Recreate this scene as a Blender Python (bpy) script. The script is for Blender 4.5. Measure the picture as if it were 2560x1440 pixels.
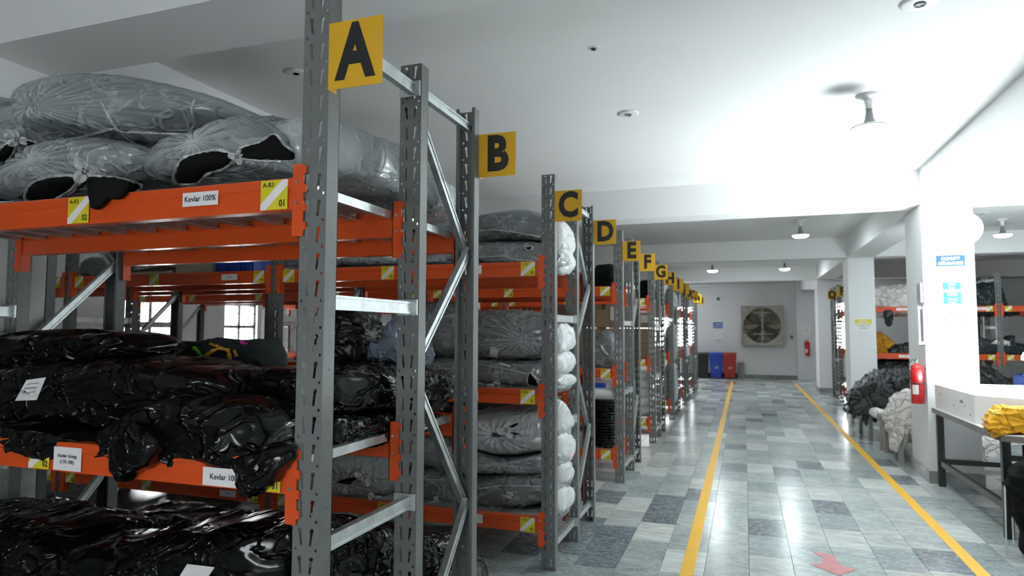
import bpy, bmesh, math, random
from mathutils import Vector, Matrix, noise
from mathutils.bvhtree import BVHTree
from mathutils.geometry import delaunay_2d_cdt
R = random.Random(7)
PI = math.pi
sc = bpy.context.scene
for o in list(bpy.data.objects): bpy.data.objects.remove(o)
COL = sc.collection
# ------------------------------------------------------------------ camera
F = 1656.07; YAW = 0.336257; PITCH = 0.0646727; ROLL = 0.00324317; CAM = Vector((0, 0, 1.6))
_c, _s = math.cos(YAW), math.sin(YAW); _cp, _sp = math.cos(PITCH), math.sin(PITCH)
FW = Vector((-_s*_cp, _c*_cp, _sp)); _r = Vector((_c, _s, 0)); _u = _r.cross(FW)
RT = _r*math.cos(ROLL) + _u*math.sin(ROLL); UP = _u*math.cos(ROLL) - _r*math.sin(ROLL)
cam = bpy.data.cameras.new('camera'); co = bpy.data.objects.new('camera', cam); COL.objects.link(co); sc.camera = co
m = Matrix.Identity(4)
for i in range(3): m[i][0] = RT[i]; m[i][1] = UP[i]; m[i][2] = -FW[i]; m[i][3] = CAM[i]
co.matrix_world = m
cam.sensor_width = 36; cam.lens = F/2560*36; cam.clip_start = .05; cam.clip_end = 200
cam.dof.use_dof = True; cam.dof.focus_distance = 2.3; cam.dof.aperture_fstop = 4.0
def ray(x, y): return FW + RT*((x-1280)/F) - UP*((y-720)/F)
def un(x, y, ax, v):
    d = ray(x, y); i = 'XYZ'.index(ax); return CAM + d*((v-CAM[i])/d[i])
# ------------------------------------------------------------------ world, exposure
w = bpy.data.worlds.new('sky'); sc.world = w; w.use_nodes = True
w.node_tree.nodes['Background'].inputs[0].default_value = (.93, .97, 1, 1)
w.node_tree.nodes['Background'].inputs[1].default_value = 4.5
sc.view_settings.view_transform = 'Standard'; sc.view_settings.look = 'None'
sc.view_settings.exposure = 2.36; sc.view_settings.gamma = 1; sc.view_settings.use_curve_mapping = False
cy = sc.cycles
cy.max_bounces = 8; cy.diffuse_bounces = 4; cy.glossy_bounces = 3; cy.transparent_max_bounces = 12
cy.caustics_reflective = False; cy.caustics_refractive = False; cy.sample_clamp_indirect = 4
cy.use_denoising = True; cy.use_adaptive_sampling = True; cy.adaptive_threshold = .03
LAMP_E = 56.0; BOX_E = 11.0; BACK_E = 7.0; TUBE_E = 10.0
# ------------------------------------------------------------------ materials
M = {}
def new_mat(name):
    mt = bpy.data.materials.new(name); mt.use_nodes = True; nt = mt.node_tree
    return mt, nt, nt.nodes['Principled BSDF'], nt.nodes['Material Output']
def mat(name, col, rough=.5, metal=0, spec=.5, bump=0, bscale=30, coat=0, var=0, vscale=4, emit=None, es=0, bdist=.01):
    mt, nt, b, out = new_mat(name); L = nt.links
    b.inputs['Base Color'].default_value = (*col, 1); b.inputs['Roughness'].default_value = rough
    b.inputs['Metallic'].default_value = metal; b.inputs['Specular IOR Level'].default_value = spec
    if coat: b.inputs['Coat Weight'].default_value = coat; b.inputs['Coat Roughness'].default_value = .15
    if emit: b.inputs['Emission Color'].default_value = (*emit, 1); b.inputs['Emission Strength'].default_value = es
    tc = nt.nodes.new('ShaderNodeTexCoord')
    if var:
        n = nt.nodes.new('ShaderNodeTexNoise'); n.inputs['Scale'].default_value = vscale; n.inputs['Detail'].default_value = 5
        L.new(tc.outputs['Object'], n.inputs['Vector'])
        r = nt.nodes.new('ShaderNodeMapRange'); r.inputs[1].default_value = .3; r.inputs[2].default_value = .7
        r.inputs[3].default_value = 1-var; r.inputs[4].default_value = 1+var; L.new(n.outputs[0], r.inputs[0])
        mx = nt.nodes.new('ShaderNodeVectorMath'); mx.operation = 'SCALE'; mx.inputs[0].default_value = col
        L.new(r.outputs[0], mx.inputs['Scale']); L.new(mx.outputs[0], b.inputs['Base Color'])
    if bump:
        n = nt.nodes.new('ShaderNodeTexNoise'); n.inputs['Scale'].default_value = bscale; n.inputs['Detail'].default_value = 4
        L.new(tc.outputs['Object'], n.inputs['Vector'])
        bp = nt.nodes.new('ShaderNodeBump'); bp.inputs['Strength'].default_value = bump; bp.inputs['Distance'].default_value = bdist
        L.new(n.outputs[0], bp.inputs['Height']); L.new(bp.outputs[0], b.inputs['Normal'])
    M[name] = mt; return mt
def wrinkle_normal(nt, strength, dist, scale, stretch=(1, 1, 1), detail=1.6, wid=.05):
    L = nt.links; tc = nt.nodes.new('ShaderNodeTexCoord'); mp = nt.nodes.new('ShaderNodeMapping')
    mp.inputs['Scale'].default_value = stretch; mp.inputs['Rotation'].default_value = (.4, .5, .3)
    L.new(tc.outputs['Object'], mp.inputs[0])
    n = nt.nodes.new('ShaderNodeTexNoise'); n.inputs['Scale'].default_value = scale; n.inputs['Detail'].default_value = detail
    n.inputs['Distortion'].default_value = .9; L.new(mp.outputs[0], n.inputs['Vector'])
    a = nt.nodes.new('ShaderNodeMath'); a.operation = 'SUBTRACT'; a.inputs[1].default_value = .5; L.new(n.outputs[0], a.inputs[0])
    b = nt.nodes.new('ShaderNodeMath'); b.operation = 'ABSOLUTE'; L.new(a.outputs[0], b.inputs[0])
    c = nt.nodes.new('ShaderNodeMapRange'); c.inputs[1].default_value = 0; c.inputs[2].default_value = wid
    c.inputs[3].default_value = 1; c.inputs[4].default_value = 0; L.new(b.outputs[0], c.inputs[0])
    bp = nt.nodes.new('ShaderNodeBump'); bp.inputs['Strength'].default_value = strength; bp.inputs['Distance'].default_value = dist
    L.new(c.outputs[0], bp.inputs['Height']); return bp, c
def plastic(name, col, rough, scale, strength=.8, stretch=(1, 1, 1), spec=.5, dist=.02):
    mt, nt, b, out = new_mat(name)
    b.inputs['Base Color'].default_value = (*col, 1); b.inputs['Roughness'].default_value = rough
    b.inputs['Specular IOR Level'].default_value = spec
    bp, c = wrinkle_normal(nt, strength, dist, scale, stretch, 2.3, .06); nt.links.new(bp.outputs[0], b.inputs['Normal'])
    M[name] = mt
def film(name, col, base=.35, scale=5, stretch=(1, 1, 1), hz=.5):
    mt, nt, b, out = new_mat(name); L = nt.links; nt.nodes.remove(b)
    bp, c = wrinkle_normal(nt, .6, .012, scale*1.7, stretch, 2.5, .05)
    tr = nt.nodes.new('ShaderNodeBsdfTransparent'); tr.inputs[0].default_value = (.93, .96, .96, 1)
    df = nt.nodes.new('ShaderNodeBsdfDiffuse'); df.inputs[0].default_value = (*col, 1); L.new(bp.outputs[0], df.inputs['Normal'])
    gl = nt.nodes.new('ShaderNodeBsdfGlossy'); gl.inputs['Roughness'].default_value = .2; L.new(bp.outputs[0], gl.inputs['Normal'])
    at = nt.nodes.new('ShaderNodeAttribute'); at.attribute_name = 'haze'
    m1 = nt.nodes.new('ShaderNodeMath'); m1.operation = 'MULTIPLY_ADD'; m1.inputs[1].default_value = hz; m1.inputs[2].default_value = base
    L.new(at.outputs['Fac'], m1.inputs[0])
    m2 = nt.nodes.new('ShaderNodeMath'); m2.operation = 'MULTIPLY_ADD'; m2.inputs[1].default_value = .2; m2.use_clamp = True  # crinkle highlights put into the opacity as white streaks along the creases
    L.new(c.outputs[0], m2.inputs[0]); L.new(m1.outputs[0], m2.inputs[2])
    x1 = nt.nodes.new('ShaderNodeMixShader'); L.new(m2.outputs[0], x1.inputs[0]); L.new(tr.outputs[0], x1.inputs[1]); L.new(df.outputs[0], x1.inputs[2])
    fr = nt.nodes.new('ShaderNodeLayerWeight'); fr.inputs[0].default_value = .25; L.new(bp.outputs[0], fr.inputs['Normal'])
    m3 = nt.nodes.new('ShaderNodeMath'); m3.operation = 'MULTIPLY_ADD'; m3.inputs[1].default_value = .5; m3.inputs[2].default_value = .06
    L.new(fr.outputs['Fresnel'], m3.inputs[0])
    x2 = nt.nodes.new('ShaderNodeMixShader'); L.new(m3.outputs[0], x2.inputs[0]); L.new(x1.outputs[0], x2.inputs[1]); L.new(gl.outputs[0], x2.inputs[2])
    L.new(x2.outputs[0], out.inputs[0]); M[name] = mt
mat('wall_paint', (.74, .75, .755), .7, var=.03, vscale=.7, bump=.15, bscale=60, bdist=.002)
mat('ceiling_paint', (.80, .81, .81), .8, var=.02, vscale=.5, bump=.12, bscale=40, bdist=.002)
mat('rack_grey', (.150, .161, .158), .38, spec=.5, var=.06, vscale=6, bump=.05, bscale=200, bdist=.001)
mat('rack_orange', (.68, .082, .013), .33, spec=.5, var=.05, vscale=3, coat=.2)
mat('galvanised', (.56, .60, .60), .38, metal=.75, var=.16, vscale=22, bump=.06, bscale=60, bdist=.002)
mat('steel', (.45, .45, .45), .35, metal=.9)
mat('sign_yellow', (.72, .40, .012), .42, var=.05, vscale=9)
mat('label_yellow', (.68, .60, .02), .4)
mat('label_white', (.80, .78, .80), .45)
mat('paper', (.74, .74, .74), .5)
mat('print_black', (.012, .013, .014), .5)
mat('print_grey', (.25, .25, .27), .6)
mat('print_blue', (.018, .07, .42), .45)
mat('print_teal', (.02, .36, .32), .45)
mat('print_red', (.30, .004, .008), .6)
mat('print_yellow', (.70, .58, .03), .45)
mat('cloth_black', (.009, .0095, .010), .95, spec=.15, bump=.5, bscale=90, bdist=.004)
mat('cloth_slate', (.048, .060, .068), .9, spec=.2, bump=.4, bscale=60, bdist=.006)
mat('cloth_white', (.72, .74, .74), .9, spec=.2, bump=.3, bscale=40)
mat('cloth_green_dark', (.012, .026, .024), .85, bump=.3, bscale=50)
mat('neon_green', (.20, .72, .04), .6)
mat('neon_orange', (.80, .42, .02), .6)
mat('neon_pink', (.6, .02, .25), .6)
plastic('black_plastic', (.005, .0055, .0055), .16, 7, .8, (1, .6, 1.5), spec=.36, dist=.012)
plastic('black_plastic_matt', (.009, .009, .009), .38, 8, .8, spec=.35)
film('film_clear', (.64, .70, .72), .31, 4, (1, 1, 1.6))
film('film_hazy', (.66, .71, .72), .55, 4, (1, 1.2, .7))
film('film_blue', (.40, .50, .66), .35, 5)
film('film_rim', (.74, .77, .77), .75, 30)
film('film_white', (.80, .83, .84), .88, 2.5)
plastic('leather_black', (.024, .028, .029), .42, 5, 1, spec=.5, dist=.03)
plastic('leather_green', (.020, .032, .032), .5, 8, .9, spec=.5)
plastic('leather_white', (.74, .70, .67), .6, 7, .9, spec=.3)
plastic('leather_grey', (.30, .28, .27), .6, 9, .9, spec=.3)
plastic('leather_yellow', (.85, .42, .02), .55, 6, .8, spec=.3)
plastic('leather_ochre', (.55, .25, .012), .55, 8, .9, spec=.3)
mat('carton', (.34, .25, .16), .8, var=.06, vscale=6)
mat('carton_window_lit', (.62, .54, .42), .8, var=.05, vscale=5)  # brown carton lightened: the window light is put into the colour
mat('carton_gap', (.10, .07, .045), .9)
mat('crate_blue', (.012, .055, .42), .35)
mat('bin_blue', (.02, .055, .40), .4, var=.04)
mat('bin_red', (.38, .03, .022), .4, var=.04)
mat('bin_dark', (.010, .016, .017), .4)
mat('bin_grey', (.32, .33, .34), .6)
mat('rubber', (.01, .01, .01), .7)
mat('ext_red', (.62, .012, .015), .25, coat=.5)
mat('tape_yellow', (.86, .48, .035), .45, var=.03, vscale=5, bump=.1, bscale=50, bdist=.001)
mat('arrow_red', (.52, .20, .21), .5, var=.15, vscale=14)
mat('table_frame', (.008, .010, .010), .4)
mat('table_edge', (.16, .15, .13), .55, var=.1)
mat('board_white', (.80, .79, .78), .5, var=.03)
mat('stool_grey', (.30, .29, .26), .6, var=.05)
mat('lamp_white', (.75, .76, .76), .35)
mat('lamp_grey', (.22, .23, .23), .4)
mat('fan_metal', (.30, .28, .24), .45, metal=.5, var=.2, vscale=5)
mat('fan_dark', (.08, .072, .058), .6, var=.3, vscale=6)
mat('shutter', (.30, .26, .20), .55, var=.15)
mat('dark_metal', (.03, .035, .035), .45)
mat('skirting', (.23, .25, .245), .35, var=.35, vscale=6)
mat('window_frame', (.30, .31, .31), .5)
mat('grille', (.05, .055, .05), .5)
mat('render_cream', (.80, .66, .45), .9, var=.06, vscale=.8)
mat('skin', (.45, .25, .17), .5); mat('shirt_blue', (.03, .06, .22), .8); mat('hat_white', (.9, .9, .85), .7)
mat('trousers', (.03, .03, .035), .8); mat('hair', (.01, .008, .007), .6); mat('shirt_red', (.5, .02, .05), .8)
mat('lamp_glow', (1, 1, 1), .5, emit=(.86, .97, 1.0), es=LAMP_E)
mat('lamp_glow_near', (1, 1, 1), .5, emit=(.86, .97, 1.0), es=LAMP_E*.6)
mat('lamp_glow_back', (1, 1, 1), .5, emit=(.88, .97, 1.0), es=BACK_E)
mat('box_glow', (1, 1, 1), .5, emit=(.90, .975, 1.0), es=BOX_E)
# glass pane
mt, nt, b, out = new_mat('glass'); nt.nodes.remove(b)
tr = nt.nodes.new('ShaderNodeBsdfTransparent'); gl = nt.nodes.new('ShaderNodeBsdfGlossy'); gl.inputs['Roughness'].default_value = .05
x = nt.nodes.new('ShaderNodeMixShader'); x.inputs[0].default_value = .06
nt.links.new(tr.outputs[0], x.inputs[1]); nt.links.new(gl.outputs[0], x.inputs[2]); nt.links.new(x.outputs[0], out.inputs[0]); M['glass'] = mt
# polished marble tile; the tone of each tile is a face attribute
mt, nt, b, out = new_mat('marble'); L = nt.links
at = nt.nodes.new('ShaderNodeAttribute'); at.attribute_name = 'tone'
tc = nt.nodes.new('ShaderNodeTexCoord')
off = nt.nodes.new('ShaderNodeVectorMath'); off.operation = 'MULTIPLY_ADD'
off.inputs[1].default_value = (0, 0, 0); 
cmb = nt.nodes.new('ShaderNodeCombineXYZ'); mm = nt.nodes.new('ShaderNodeMath'); mm.operation = 'MULTIPLY'; mm.inputs[1].default_value = 57
L.new(at.outputs['Fac'], mm.inputs[0]); L.new(mm.outputs[0], cmb.inputs[2])
add = nt.nodes.new('ShaderNodeVectorMath'); L.new(tc.outputs['Object'], add.inputs[0]); L.new(cmb.outputs[0], add.inputs[1])
mp = nt.nodes.new('ShaderNodeMapping'); mp.inputs['Scale'].default_value = (1, 2.6, 1); mp.inputs['Rotation'].default_value = (0, 0, .5)
L.new(add.outputs[0], mp.inputs[0])
n1 = nt.nodes.new('ShaderNodeTexNoise'); n1.inputs['Scale'].default_value = 3.2; n1.inputs['Detail'].default_value = 8; n1.inputs['Distortion'].default_value = 1.5
n2 = nt.nodes.new('ShaderNodeTexNoise'); n2.inputs['Scale'].default_value = 6; n2.inputs['Detail'].default_value = 7; n2.inputs['Distortion'].default_value = 2.2
L.new(mp.outputs[0], n1.inputs['Vector']); L.new(mp.outputs[0], n2.inputs['Vector'])
cr = nt.nodes.new('ShaderNodeValToRGB'); cr.color_ramp.elements[0].position = 0; cr.color_ramp.elements[1].position = 1
cr.color_ramp.elements[0].color = (.11, .14, .16, 1); cr.color_ramp.elements[1].color = (.60, .63, .61, 1)
for p_, c_ in ((.12, (.135, .17, .19)), (.25, (.28, .33, .333)), (.45, (.335, .382, .378)), (.62, (.40, .43, .413)), (.8, (.51, .54, .52))):
    e_ = cr.color_ramp.elements.new(p_); e_.color = (*c_, 1)
L.new(at.outputs['Fac'], cr.inputs[0])
r1 = nt.nodes.new('ShaderNodeMapRange'); r1.inputs[1].default_value = .3; r1.inputs[2].default_value = .72; r1.inputs[3].default_value = .78; r1.inputs[4].default_value = 1.25
L.new(n1.outputs[0], r1.inputs[0])
sc1 = nt.nodes.new('ShaderNodeVectorMath'); sc1.operation = 'SCALE'; L.new(cr.outputs[0], sc1.inputs[0]); L.new(r1.outputs[0], sc1.inputs['Scale'])
a1 = nt.nodes.new('ShaderNodeMath'); a1.operation = 'SUBTRACT'; a1.inputs[1].default_value = .5; L.new(n2.outputs[0], a1.inputs[0])
a2 = nt.nodes.new('ShaderNodeMath'); a2.operation = 'ABSOLUTE'; L.new(a1.outputs[0], a2.inputs[0])
r2 = nt.nodes.new('ShaderNodeMapRange'); r2.inputs[1].default_value = 0; r2.inputs[2].default_value = .035; r2.inputs[3].default_value = .55; r2.inputs[4].default_value = 0
L.new(a2.outputs[0], r2.inputs[0])
mx = nt.nodes.new('ShaderNodeMix'); mx.data_type = 'RGBA'; mx.inputs[7].default_value = (.66, .69, .67, 1)
L.new(r2.outputs[0], mx.inputs[0]); L.new(sc1.outputs[0], mx.inputs[6]); L.new(mx.outputs[2], b.inputs['Base Color'])
b.inputs['Roughness'].default_value = .2; b.inputs['Specular IOR Level'].default_value = .45
n3 = nt.nodes.new('ShaderNodeTexNoise'); n3.inputs['Scale'].default_value = 14; n3.inputs['Detail'].default_value = 3; L.new(tc.outputs['Object'], n3.inputs['Vector'])
r3 = nt.nodes.new('ShaderNodeMapRange'); r3.inputs[3].default_value = .14; r3.inputs[4].default_value = .30; L.new(n3.outputs[0], r3.inputs[0]); L.new(r3.outputs[0], b.inputs['Roughness'])
bp = nt.nodes.new('ShaderNodeBump'); bp.inputs['Strength'].default_value = .06; bp.inputs['Distance'].default_value = .003
L.new(n3.outputs[0], bp.inputs['Height']); L.new(bp.outputs[0], b.inputs['Normal'])
M['marble'] = mt
mat('grout', (.20, .21, .205), .8)
# ------------------------------------------------------------------ mesh builder
class MB:
    def __init__(s): s.v = []; s.f = []; s.mi = []; s.mats = []
    def mid(s, m_):
        if m_ not in s.mats: s.mats.append(m_)
        return s.mats.index(m_)
    def add(s, vs, fs, m_):
        k = len(s.v); s.v += [Vector(v) for v in vs]; i = s.mid(m_)
        for f in fs: s.f.append([a+k for a in f]); s.mi.append(i)
        return s
    def box(s, lo, hi, m_, M4=None):
        x0, y0, z0 = lo; x1, y1, z1 = hi
        vs = [(x0, y0, z0), (x1, y0, z0), (x1, y1, z0), (x0, y1, z0), (x0, y0, z1), (x1, y0, z1), (x1, y1, z1), (x0, y1, z1)]
        if M4: vs = [M4 @ Vector(v) for v in vs]
        return s.add(vs, [(0, 3, 2, 1), (4, 5, 6, 7), (0, 1, 5, 4), (1, 2, 6, 5), (2, 3, 7, 6), (3, 0, 4, 7)], m_)
    def prism(s, poly, z0, z1, m_):   # vertical prism of an xy polygon
        n = len(poly); vs = [(p[0], p[1], z0) for p in poly] + [(p[0], p[1], z1) for p in poly]
        return s.add(vs, [list(range(n))[::-1], list(range(n, 2*n))] + [(i, (i+1) % n, n+(i+1) % n, n+i) for i in range(n)], m_)
    def tube(s, pts, r, m_, n=6, closed=False, rr=None):
        pts = [Vector(p) for p in pts]; N = len(pts); k = len(s.v); i_ = s.mid(m_)
        prev = None
        for i, p in enumerate(pts):
            a = pts[(i-1) % N] if (closed or i > 0) else p; b_ = pts[(i+1) % N] if (closed or i < N-1) else p
            t = (b_-a); t = t.normalized() if t.length > 1e-9 else Vector((0, 0, 1))
            up = Vector((0, 0, 1)) if abs(t.z) < .9 else Vector((0, 1, 0))
            if prev is not None and prev.cross(t).length > .2: up = prev
            sd = t.cross(up).normalized(); up2 = sd.cross(t); prev = up2
            q = (rr[i] if rr else r)
            for j in range(n):
                an = 2*PI*j/n; s.v.append(p + sd*math.cos(an)*q + up2*math.sin(an)*q)
        for i in range(N if closed else N-1):
            a = k+i*n; b_ = k+((i+1) % N)*n
            for j in range(n): s.f.append([a+j, a+(j+1) % n, b_+(j+1) % n, b_+j]); s.mi.append(i_)
        if not closed:
            s.f.append([k+j for j in range(n)][::-1]); s.mi.append(i_)
            s.f.append([k+(N-1)*n+j for j in range(n)]); s.mi.append(i_)
        return s
    def lathe(s, prof, c, m_, n=24, ax='Z'):
        k = len(s.v); i_ = s.mid(m_); c = Vector(c)
        for (r_, h) in prof:
            for j in range(n):
                a = 2*PI*j/n; x, y = r_*math.cos(a), r_*math.sin(a)
                s.v.append(c + (Vector((x, y, h)) if ax == 'Z' else Vector((x, h, y)) if ax == 'Y' else Vector((h, x, y))))
        for i in range(len(prof)-1):
            for j in range(n):
                f = [k+i*n+j, k+i*n+(j+1) % n, k+(i+1)*n+(j+1) % n, k+(i+1)*n+j]
                s.f.append(f[::-1] if ax == 'Y' else f); s.mi.append(i_)
        s.f.append([k+j for j in range(n)]); s.mi.append(i_)
        s.f.append([k+(len(prof)-1)*n+j for j in range(n)]); s.mi.append(i_)
        return s
    def text(s, body, c, h, m_, right=(1, 0, 0), up=(0, 0, 1), bold=0, wx=1.0, align='CENTER', depth=0.0005):
        cu = bpy.data.curves.new('t', 'FONT'); cu.body = body; cu.align_x = align; cu.align_y = 'CENTER'; cu.offset = bold; cu.size = 1; cu.resolution_u = 3
        ob = bpy.data.objects.new('t', cu); COL.objects.link(ob)
        me = bpy.data.meshes.new_from_object(ob); bpy.data.objects.remove(ob)
        right = Vector(right); up = Vector(up); k = 1.39*h; nrm = right.cross(up)
        vs = [Vector(c) + right*(v.co.x*k*wx) + up*(v.co.y*k) + nrm*depth for v in me.vertices]
        s.add(vs, [list(p.vertices) for p in me.polygons], m_); bpy.data.meshes.remove(me); return s
    def mesh(s, name, org=(0, 0, 0), smooth=False, fix=False):
        me = bpy.data.meshes.new(name); o = Vector(org)
        me.from_pydata([v-o for v in s.v], [], s.f)
        for m_ in s.mats: me.materials.append(M[m_])
        me.polygons.foreach_set('material_index', s.mi)
        if smooth: me.polygons.foreach_set('use_smooth', [True]*len(me.polygons))
        if fix:
            bm = bmesh.new(); bm.from_mesh(me); bmesh.ops.recalc_face_normals(bm, faces=bm.faces); bm.to_mesh(me); bm.free()
        me.update(); return me
def link(name, me, parent=None, loc=(0, 0, 0)):
    o = bpy.data.objects.new(name, me); COL.objects.link(o); o.location = loc
    if parent: o.parent = parent
    return o
def tag(o, label=None, cat=None, group=None, kind=None):
    if label: o['label'] = label
    if cat: o['category'] = cat
    if group: o['group'] = group
    if kind: o['kind'] = kind
    return o
def thing(name, loc, label, cat, group=None):
    return tag(link(name, None, None, loc), label, cat, group)
def part(name, mb, root, smooth=False, label=None, org=None, fix=False):
    o = org if org is not None else Vector(root.get('_o', root.location))
    ob = link(name, mb.mesh(name, o, smooth, fix), root)
    if label: ob['label'] = label
    return ob
def sub(name, mb, par, org, smooth=False, label=None, fix=False):
    ob = link(name, mb.mesh(name, org, smooth, fix), par)
    if label: ob['label'] = label
    return ob
def bevel(ob, w_, seg=2):
    md = ob.modifiers.new('bevel', 'BEVEL'); md.width = w_; md.segments = seg; md.limit_method = 'ANGLE'; return ob
def struct(name, mb, **k):
    return tag(link(name, mb.mesh(name, (0, 0, 0), **k)), kind='structure')
# ------------------------------------------------------------------ room shell
XL, XR, YN, YF, ZC = -9.4, 8.6, -3.2, 24.5, 3.38
fl = MB().box((XL-.2, YN-.2, -.12), (XR+.2, YF+.2, -.012), 'grout'); floor = struct('floor', fl)
struct('ceiling', MB().box((XL-.2, YN-.2, ZC), (XR+.2, YF+.2, ZC+.15), 'ceiling_paint'))
def tile_box(mb, x, y, wx, wy, dz=0.0):
    g = .0012; b_ = .0006; z1 = dz
    x0, x1, y0, y1 = x+g, x+wx-g, y+g, y+wy-g
    vs = [(x0, y0, -.012), (x1, y0, -.012), (x1, y1, -.012), (x0, y1, -.012)] + \
         [(x0, y0, z1-b_), (x1, y0, z1-b_), (x1, y1, z1-b_), (x0, y1, z1-b_)] + \
         [(x0+b_, y0+b_, z1), (x1-b_, y0+b_, z1), (x1-b_, y1-b_, z1), (x0+b_, y1-b_, z1)]
    fs = [(8, 9, 10, 11)]
    for i in range(4):
        j = (i+1) % 4; fs += [(i, j, 4+j, 4+i), (4+i, 4+j, 8+j, 8+i)]
    mb.add(vs, fs, 'marble')
TW, TL = .285, .50
def tone():
    r_ = R.random()
    return R.uniform(.02, .14) if r_ < .09 else R.uniform(.8, 1) if r_ > .87 else R.uniform(.22, .72)
def tone_attr(me, vals):
    a = me.attributes.new('tone', 'FLOAT', 'FACE'); a.data.foreach_set('value', vals)
TX0 = -9.4+.0; ncol = int((XR-XL)/TW)+1
bulk = MB(); btone = []
nt_ind = 0
for i in range(ncol):
    x = XL + i*TW; off_ = R.choice([0, .25, .5, .12, .37])*TL
    wx = min(TW, XR-x)
    y = YN - off_
    while y < YF:
        y0 = max(y, YN); y1 = min(y+TL, YF); t = tone(); dz = R.uniform(-.0003, .0003)
        xc = x+TW/2; yc = (y0+y1)/2
        if -1.75 < xc < 2.75 and 3.9 < yc < 12.7 and nt_ind < 300:
            mb = MB(); tile_box(mb, x, y0, wx, y1-y0, dz); me = mb.mesh('tile'); tone_attr(me, [t]*len(me.polygons)); link('tile', me, floor); nt_ind += 1
        else:
            k = len(bulk.f); tile_box(bulk, x, y0, wx, y1-y0, dz); btone += [t]*(len(bulk.f)-k)
        y += TL
me = bulk.mesh('tile_field'); tone_attr(me, btone); tag(link('tile_field', me, floor), kind='stuff')
# walls with window openings
def wall_y(name, y0, y1, x0, x1, holes):     # wall whose faces look along y; holes (x0,x1,z0,z1)
    mb = MB(); xs = x0
    for (a, b_, c, d) in sorted(holes):
        mb.box((xs, y0, 0), (a, y1, ZC), 'wall_paint'); mb.box((a, y0, 0), (b_, y1, c), 'wall_paint'); mb.box((a, y0, d), (b_, y1, ZC), 'wall_paint'); xs = b_
    mb.box((xs, y0, 0), (x1, y1, ZC), 'wall_paint'); return struct(name, mb)
def wall_x(name, x0, x1, y0, y1, holes):
    mb = MB(); ys = y0
    for (a, b_, c, d) in sorted(holes):
        mb.box((x0, ys, 0), (x1, a, ZC), 'wall_paint'); mb.box((x0, a, 0), (x1, b_, c), 'wall_paint'); mb.box((x0, a, d), (x1, b_, ZC), 'wall_paint'); ys = b_
    mb.box((x0, ys, 0), (x1, y1, ZC), 'wall_paint'); return struct(name, mb)
WF = [(-4.6, -1.62, .95, 2.52), (2.75, 3.75, 1.0, 2.62)]
WN_ADDED = [(-2.4, .9, .7, 1.5), (4.0, 5.6, .8, 1.6)]  # unseen windows, added and sized to light the rack fronts from behind the camera
WL = [(8.0, 9.1, .95, 2.12), (10.2, 11.1, .95, 2.12), (13.2, 14.3, .95, 2.12)]
wall_y('wall_far', YF, YF+.2, XL-.2, XR+.2, WF)
wall_y('wall_near', YN-.2, YN, XL-.2, XR+.2, WN_ADDED)
wall_x('wall_left', XL-.2, XL, YN, YF, WL)
wall_x('wall_right', XR, XR+.2, YN, YF, [])
def window(n, ax, lo, hi, z0, z1, pos):
    root = tag(link('window_%d' % n, None), kind='structure')
    def bx(mb, a0, a1, c0, c1, t0, t1, m_):
        if ax == 'Y': mb.box((a0, pos+t0, c0), (a1, pos+t1, c1), m_)
        else: mb.box((pos-t1, a0, c0), (pos-t0, a1, c1), m_)
    mb = MB()
    for a0, a1, c0, c1 in ((lo, hi, z0, z0+.05), (lo, hi, z1-.05, z1), (lo, lo+.05, z0, z1), (hi-.05, hi, z0, z1), ((lo+hi)/2-.03, (lo+hi)/2+.03, z0, z1), (lo, hi, (z0+z1)/2+.1, (z0+z1)/2+.16)):
        bx(mb, a0, a1, c0, c1, .06, .12, 'window_frame')
    part('frame', mb, root, org=(0, 0, 0))
    mb = MB(); k = max(3, int((hi-lo)/.16))
    for i in range(1, k): a = lo+(hi-lo)*i/k; bx(mb, a-.005, a+.005, z0, z1, .02, .03, 'grille')
    k = 6
    for i in range(1, k): a = z0+(z1-z0)*i/k; bx(mb, lo, hi, a-.005, a+.005, .031, .04, 'grille')
    part('grille', mb, root, org=(0, 0, 0))
    for s_, (a0, a1) in enumerate(((lo, (lo+hi)/2), ((lo+hi)/2, hi))):
        mb = MB(); bx(mb, a0, a1, z0, z1, .085, .09, 'glass'); part('pane', mb, root, org=(0, 0, 0))
n_ = 1
for a, b_, c, d in WF: window(n_, 'Y', a, b_, c, d, YF); n_ += 1
for a, b_, c, d in WL: window(n_, 'X', a, b_, c, d, XL); n_ += 1
for a, b_, c, d in WN_ADDED: window(n_, 'Y', a, b_, c, d, YN-.15); n_ += 1  # added openings for light, behind the camera
# beams of the ceiling
def beamY(n, x0, x1, y0, y1, z=3.0): struct('trim_%d' % n, MB().box((x0, y0, z), (x1, y1, ZC), 'ceiling_paint'))
tn = 1
for yb in (2.16, 8.22, 13.75, 19.27):
    beamY(tn, XL, XR, yb, yb+.42); tn += 1
for x0, x1 in ((-4.08, -3.66), (1.845, 2.30)):
    for ya, yb in ((YN, 2.16), (2.58, 8.22), (8.64, 13.75), (14.17, 19.27), (19.69, YF)):
        beamY(tn, x0, x1, ya, yb, 2.99); tn += 1
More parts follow.
